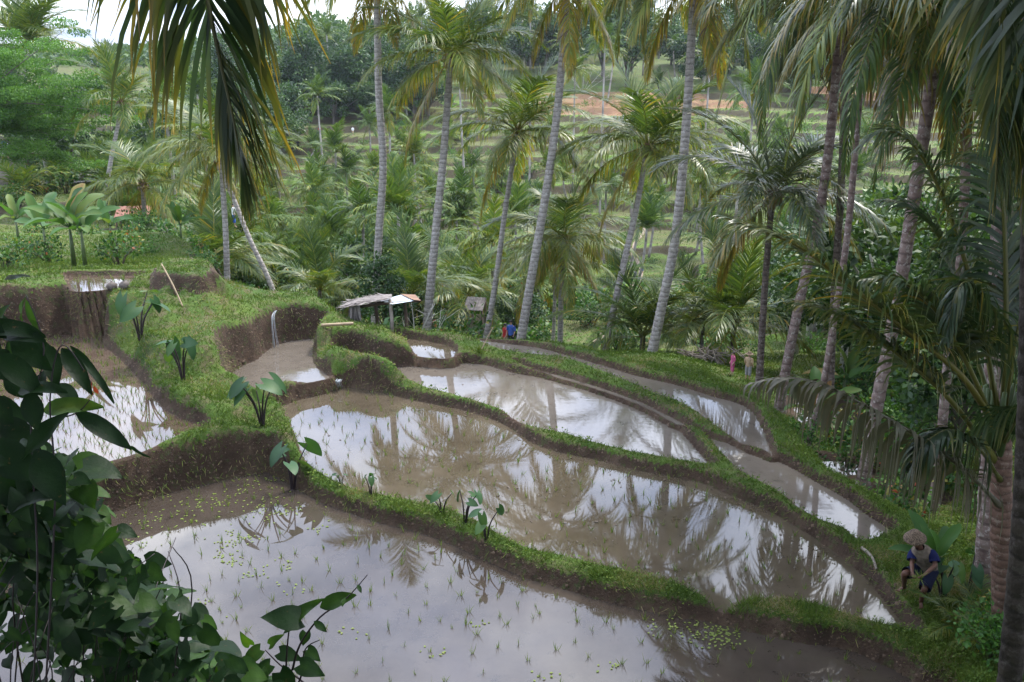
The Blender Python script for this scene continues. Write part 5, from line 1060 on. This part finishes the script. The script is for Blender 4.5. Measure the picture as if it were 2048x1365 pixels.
M['skin'] = flat('dark_skin', (.095, .044, .028), .55, .15, 12); M['skinpale'] = flat('pale_skin', (.42, .26, .19), .5, .1, 12)
def cloth(name, col, vary=.2): return flat(name, col, .95, vary, 9, .08)
M['vest'] = cloth('worn_vest', (.13, .105, .085), .6); M['blue'] = cloth('blue_sleeve', (.010, .013, .048)); M['navy'] = cloth('dark_shorts', (.010, .012, .026))
n = NT('woven_straw'); w1 = n.n('ShaderNodeTexVoronoi'); w1.inputs['Scale'].default_value = 70; n.l(n.n('ShaderNodeTexCoord').outputs['Object'], w1.inputs['Vector']); M['straw'] = n.done(n.pbsdf(n.ramp(w1.outputs['Color'], [(.25, (.035, .022, .014)), (.5, (.10, .068, .044)), (.8, (.15, .105, .07))]), .8, None))
# the farmer, joints placed on the bank where the photo shows him
fa = hw(1840, 1214); fb = hw(1806, 1186); Yc = fa[1] / K
def J(px, py, dy): return W(Py(px, py, Yc + dy))
S_foot = fa + [0, 0, .05]; L_foot = fb + [0, 0, .05]
pel = J(1855, 1140, .10); hipS = J(1862, 1143, .06); hipL = J(1846, 1140, .14); kneS = J(1849, 1178, -.16); kneL = J(1808, 1147, -.02)
che = J(1848, 1110, .02); nec = J(1840, 1095, -.03); hd = J(1831, 1086, -.08); hd2 = J(1829, 1078, -.06)
shR = J(1866, 1106, -.08); elR = J(1871, 1131, -.20); waR = J(1849, 1150, -.30); haR = J(1841, 1153, -.32)
shL = J(1826, 1102, .10); elL = J(1824, 1127, -.02); waL = J(1824, 1144, -.18); haL = J(1828, 1151, -.24)
far_ = thing('person', 'farmer in conical straw hat and blue sleeves bending with a raised knee', 'person', fa)
N_ = []; E_ = []
def nd(p, r, r2=None, par=None): N_.append((p[0], p[1], p[2], r, r2 or r)); i = len(N_) - 1; E_.append((par, i)) if par is not None else None; return i
P0 = nd(pel, .125, .115); sp1 = nd((pel + che) / 2 + [.02, .02, .02], .115, .10, P0); ch = nd(che, .125, .105, sp1); nk = nd(nec, .05, None, ch); h1 = nd(hd, .078, .085, nk); h2 = nd(hd2 + [0, 0, .03], .085, .09, h1); nd(hd2 + [-.01, 0, .10], .06, .06, h2)
face = unit((hd - nec) * [1, 1, 0] + [-.3, -.6, -.3]); nd(hd + face * .085, .016, .016, h1)                      # nose
for s_ in (-1, 1): nd(hd + np.cross(face, [0, 0, 1]) * s_ * .085 + [0, 0, .01], .018, .010, h1)
for (hp, kn, ft, dirx) in ((hipS, kneS, S_foot, unit([-.35, -1, 0])), (hipL, kneL, L_foot, unit([-1, -.45, 0]))):
    a = nd(hp, .095, .09, P0); a1 = nd(hp * .5 + kn * .5, .075, .075, a); b = nd(kn, .055, .055, a1); c = nd(kn * .6 + ft * .4 - dirx * .015, .055, .055, b); ank = nd(ft + [0, 0, .055], .034, .036, c); nd(ft + [0, 0, .0] - dirx * .05, .032, .03, ank)
    f1 = nd(ft + dirx * .09 + [0, 0, .0], .042, .026, ank)
    for k in range(5): nd(ft + dirx * (.165 - .010 * k) + np.array([-dirx[1], dirx[0], 0]) * (k - 2) * .019, .011, .010, f1)
for (sh_, el, wa, ha) in ((shR, elR, waR, haR), (shL, elL, waL, haL)):
    a = nd(sh_, .062, .06, ch); a1 = nd((sh_ + el) / 2, .048, .048, a); b = nd(el, .039, .039, a1); b1 = nd(el * .65 + wa * .35, .038, .038, b); c = nd(wa, .026, .028, b1); d = unit(ha - wa); pm_ = nd(wa + d * .055, .034, .018, c); sd_ = unit(np.cross(d, [0, .6, .8]))
    for k in range(4): o1 = wa + d * .095 + sd_ * (k - 1.5) * .020; f1 = nd(o1, .0105, .0095, pm_); f2 = nd(o1 + d * (.022 + .006 * (k in (1, 2))) + [0, 0, -.016], .009, .009, f1); nd(o1 + d * .02 + [0, .012, -.038], .0075, .0075, f2)
    t1 = nd(wa + d * .045 + sd_ * .038, .012, .011, pm_); nd(wa + d * .085 + sd_ * .045 + [0, 0, -.012], .009, .009, t1)
skin_body('body', N_, E_, M['skin'], far_, 0, 2, fa)
side = unit(shR - shL); fl2 = lambda P: [np.asarray(p) - fa for p in P]
loft('vest', fl2([pel + [0, 0, -.03], (pel + che) / 2 + [.02, .02, .02], che, che * .35 + nec * .65, nec]), [.165, .175, .205, .16, .075], [.145, .145, .15, .11, .07], side, M['vest'], far_, 18)
for (sh_, el) in ((shR, elR), (shL, elL)): loft('sleeve', fl2([sh_ + (ch_ := (che - sh_) * .25), sh_ * .6 + el * .4, sh_ * .25 + el * .75]), [.092, .085, .088], [.09, .08, .085], [0, 1, 0], M['blue'], far_, 12)
loft('shorts', fl2([pel + [0, 0, .05], pel + [0, 0, -.06], pel + [-.02, -.03, -.14]]), [.165, .175, .15], [.15, .155, .14], side, M['navy'], far_, 16)
for (hp, kn, e_) in ((hipS, kneS, 1.0), (hipL, kneL, .88)): loft('trouser_leg', fl2([hp + [0, 0, .03], (hp + kn) / 2, hp + (kn - hp) * e_]), [.125, .108, .098], [.125, .108, .098], [1, 0, 0], M['navy'], far_, 14)
hc = hd2 - fa + [0, 0, .06]; tl = unit(np.array([-.24, -.22, 1])); u_ = unit(np.cross(tl, [0, 1, 0])); v_ = np.cross(tl, u_); a = np.arange(28) * 2 * math.pi / 28; rg = [hc + tl * z + r_ * (np.cos(a)[:, None] * u_ + np.sin(a)[:, None] * v_) for r_, z in ((.176, -.065), (.186, -.058), (.172, -.04), (.118, .03), (.078, .085), (.042, .118), (.004, .13))]
mb = MB(); mb.rings(np.array(rg)); o = mb.build('hat', M['straw'], far_); s_ = o.modifiers.new('thick', 'SOLIDIFY'); s_.thickness = .008
mb = MB(); r = np.random.default_rng(70); k = 30; d = r.normal(size=(k, 3)) * .45 + [-.3, -.2, .5]; mb.place(blade_v, blade_f, np.tile(haR, (k, 1)) + r.normal(size=(k, 3)) * .02 - [0, 0, .05], d, r.normal(size=(k, 3)), .17, .6, wsc=.014); o = mb.build('grass_bunch', M['rice'], None, True, haR); tag(o, 'yellow green bunch of cut grass held in the farmer hands', 'grass bunch')
# distant visitors
def visitor(px, py, h, top, legs, label, hat=None, Y=None, skin='skinpale', seed=0):
    c = W(Py(px, py, Y)) if Y else hw(px, py, y0=26); c[2] = gw(c[0], c[1]) if not Y else max(c[2], gw(c[0], c[1])); s = h / 1.7; root = thing('person', label, 'person', c, seed * 1.1); nn = [(0,0,.9,.12,.09),(0,0,1.15,.11,.08),(0,0,1.36,.13,.08),(0,0,1.48,.045),(0,-.01,1.58,.085,.095),(0,0,1.66,.075)]; ee = [(0,1),(1,2),(2,3),(3,4),(4,5)]
    for x in (-1, 1):
        b = len(nn); nn += [(x*.09,0,.84,.08),(x*.1,-.02*x,.46,.052),(x*.1,.03*x,.08,.036),(x*.11,-.12+.03*x,.03,.03)]; ee += [(0,b),(b,b+1),(b+1,b+2),(b+2,b+3)]; b = len(nn); nn += [(x*.19,0,1.38,.052),(x*.24,.02,1.10,.038),(x*.22,-.12,.88,.028),(x*.21,-.16,.80,.026)]; ee += [(2,b),(b,b+1),(b+1,b+2),(b+2,b+3)]
    skin_body('body', [(v[0]*s, v[1]*s, v[2]*s) + tuple(q_*s for q_ in v[3:]) for v in nn], ee, M[skin], root, 0, 1)
    A = lambda *P: [np.array(p) * s for p in P]
    loft('shirt', A((0,0,.86),(0,0,1.1),(0,0,1.34),(0,0,1.46)), np.array([.17,.165,.21,.09])*s, np.array([.13,.125,.13,.08])*s, [1,0,0], top, root, 10)
    for x in (-1, 1):
        loft('sleeve', A((x*.17,0,1.40),(x*.22,.01,1.24),(x*.24,.02,1.12)), np.array([.075,.066,.06])*s, np.array([.075,.066,.06])*s, [0,1,0], top, root, 8); loft('trouser_leg', A((x*.08,0,.92),(x*.1,0,.6),(x*.1,0,.34)), np.array([.12,.095,.08])*s, np.array([.115,.09,.08])*s, [1,0,0], legs, root, 8)
    mb = MB()
    if hat: mb.rings(np.array([[(r_*math.cos(t)*s, r_*math.sin(t)*s, z*s) for t in np.arange(12)*math.pi/6] for r_, z in ((.24,1.66),(.12,1.69),(.10,1.78),(.01,1.80))])); mb.build('hat', hat, root)
    else: mb.ball((0, .012*s, 1.645*s), (.098*s, .108*s, .085*s), 10, 6); mb.build('hair', M['hair'], root)
M['hair'] = flat('dark_hair', (.02, .015, .012), .5)
C = {k: cloth('cloth_' + k, v) for k, v in dict(red=(.45,.05,.05), white=(.7,.7,.7), black=(.02,.02,.025), pink=(.42,.10,.2), blue=(.06,.12,.4), tan=(.4,.3,.2), grey=(.3,.3,.32), yellow=(.6,.45,.1)).items()}
for a in [(1022,700,1.6,C['blue'],C['black'],'visitor in blue behind the outer bund next to the tall central trunk',None,34),(1010,702,1.5,C['red'],C['tan'],'visitor in red beside the one in blue behind the outer bund',None,34.5),(1461,783,.95,C['pink'],C['pink'],'child in pink on the path below the outer bund',None,24.6),(1493,782,1.1,C['tan'],C['grey'],'visitor with pale hat beside the child in pink',M['straw'],24.6),
  (1288,420,1.6,C['pink'],C['grey'],'visitor in bright pink high on the stone path',None),(1292,446,1.6,C['blue'],C['tan'],'visitor in blue on the stone path below the one in pink',None),(1284,548,1.6,C['black'],C['blue'],'visitor in black standing on the lower stone path',None),(1270,568,1.5,C['grey'],C['black'],'visitor crouched low on the stone path beneath the one in black',None),
  (706,272,1.7,C['white'],C['tan'],'lone visitor in white on the upper terrace rim',None),(640,272,1.7,C['red'],C['tan'],'lone visitor in red on the upper terrace at left',None),(597,300,1.7,C['black'],C['black'],'lone dark figure standing on the terraces left of centre',None),(470,455,1.4,C['white'],C['blue'],'visitor in white among the palms behind the straight trunk',None,40)]:
    visitor(*a[:7], Y=a[7] if len(a) > 7 else None, seed=int(a[0]))
for a in [(14,318,1.7,C['blue'],C['grey'],'lookout visitor with wide pale hat and blue shirt at left edge',M['straw'],58),(26,320,1.7,C['white'],C['pink'],'lookout visitor in white beside the blue shirted one',None,58),(40,322,1.6,C['tan'],C['black'],'lookout visitor in brown, rightmost of the three at left',None,58)]:
    visitor(*a[:7], Y=a[7], seed=int(a[0]))
# ------------------------------------------------------------------ camera, sky, sun
n = NT('haze_air'); v = n.n('ShaderNodeVolumePrincipled'); v.inputs['Color'].default_value = (.78, .86, 1, 1); v.inputs['Density'].default_value = .00010; v.inputs['Anisotropy'].default_value = .2; n.l(v.outputs[0], n.out.inputs['Volume'])
mb = MB(); mb.box((0, 320, 15), (1500, 760, 92)); hz = mb.build('haze', n.m, None, False); stuff(hz, 'thin pale haze hanging in the valley air', 'haze')
cam = bpy.data.cameras.new('camera'); co = bpy.data.objects.new('camera', cam); COL.objects.link(co)
cam.sensor_width = 36; cam.lens = 36 * F / 2048; cam.clip_end = 3000; cam.clip_start = .05
co.location = (0, 0, HA * K); co.rotation_euler = (math.pi / 2 - PITCH, 0, 0); scene.camera = co
wd = bpy.data.worlds.new('World'); scene.world = wd; wd.use_nodes = True
t = wd.node_tree; t.nodes.clear()
def wn(ty, **kw):
    x = t.nodes.new(ty)
    for k, v in kw.items(): setattr(x, k, v)
    return x
SUN_EL, SUN_AZ = math.radians(58), math.radians(35)      # azimuth clockwise from +Y
sky = wn('ShaderNodeTexSky', sky_type='NISHITA'); sky.sun_disc = False; sky.sun_elevation = SUN_EL; sky.sun_rotation = SUN_AZ; sky.altitude = 500; sky.dust_density = 2.0
tc = wn('ShaderNodeTexCoord'); sep = wn('ShaderNodeSeparateXYZ'); t.links.new(tc.outputs['Generated'], sep.inputs[0])
def wm(op, a, b):
    x = wn('ShaderNodeMath', operation=op)
    for v, i in ((a, 0), (b, 1)):
        if hasattr(v, 'links'): t.links.new(v, x.inputs[i])
        else: x.inputs[i].default_value = v
    return x.outputs[0]
zc = wm('MAXIMUM', sep.outputs[2], 0.0); den = wm('ADD', zc, .28)
cmb = wn('ShaderNodeCombineXYZ'); t.links.new(wm('DIVIDE', sep.outputs[0], den), cmb.inputs[0]); t.links.new(wm('DIVIDE', sep.outputs[1], den), cmb.inputs[1])
nz = wn('ShaderNodeTexNoise'); nz.inputs['Scale'].default_value = 2.1; nz.inputs['Detail'].default_value = 6; nz.inputs['Roughness'].default_value = .58; t.links.new(cmb.outputs[0], nz.inputs['Vector'])
rp = wn('ShaderNodeValToRGB'); rp.color_ramp.elements[0].position = .36; rp.color_ramp.elements[1].position = .58; t.links.new(nz.outputs['Fac'], rp.inputs[0])
nz2 = wn('ShaderNodeTexNoise'); nz2.inputs['Scale'].default_value = 3.3; nz2.inputs['Detail'].default_value = 5; t.links.new(cmb.outputs[0], nz2.inputs['Vector'])
cl = wn('ShaderNodeValToRGB'); e = cl.color_ramp.elements; e[0].position = .35; e[0].color = (.43, .52, .76, 1); e[1].position = .65; e[1].color = (.93, .97, 1.05, 1); t.links.new(nz2.outputs['Fac'], cl.inputs[0])
CLOUD = 17.5
br = wm('MULTIPLY', wm('MINIMUM', wm('ADD', .40, wm('MULTIPLY', zc, 1.9)), 1.15), CLOUD)
vm = wn('ShaderNodeVectorMath', operation='SCALE'); t.links.new(cl.outputs[0], vm.inputs[0]); t.links.new(br, vm.inputs[3])
sk2 = wn('ShaderNodeVectorMath', operation='SCALE'); t.links.new(sky.outputs[0], sk2.inputs[0]); sk2.inputs[3].default_value = 1.6
mx = wn('ShaderNodeMix', data_type='RGBA'); t.links.new(wm('ADD', .12, wm('MULTIPLY', rp.outputs[0], .88)), mx.inputs[0]); t.links.new(sk2.outputs[0], mx.inputs[6]); t.links.new(vm.outputs[0], mx.inputs[7])
bg = wn('ShaderNodeBackground'); bg.inputs['Strength'].default_value = .12; t.links.new(mx.outputs[2], bg.inputs[0])
wo = wn('ShaderNodeOutputWorld'); t.links.new(bg.outputs[0], wo.inputs[0])
sl = bpy.data.lights.new('sun', 'SUN'); sl.energy = 3.2; sl.angle = math.radians(11); sl.color = (1, .95, .87)
so_ = bpy.data.objects.new('sun', sl); COL.objects.link(so_)
dirv = Vector((math.sin(SUN_AZ) * math.cos(SUN_EL), math.cos(SUN_AZ) * math.cos(SUN_EL), math.sin(SUN_EL)))
so_.rotation_euler = dirv.to_track_quat('Z', 'Y').to_euler(); so_.location = (0, 0, 60)
scene.view_settings.view_transform = 'Standard'; scene.view_settings.look = 'None'; scene.view_settings.gamma = 1; scene.view_settings.exposure = 1.1
try: scene.view_settings.use_curve_mapping = False
except Exception: pass
scene.cycles.max_bounces = 6; scene.cycles.diffuse_bounces = 3; scene.cycles.transparent_max_bounces = 8; scene.cycles.volume_bounces = 0
scene.cycles.use_denoising = True
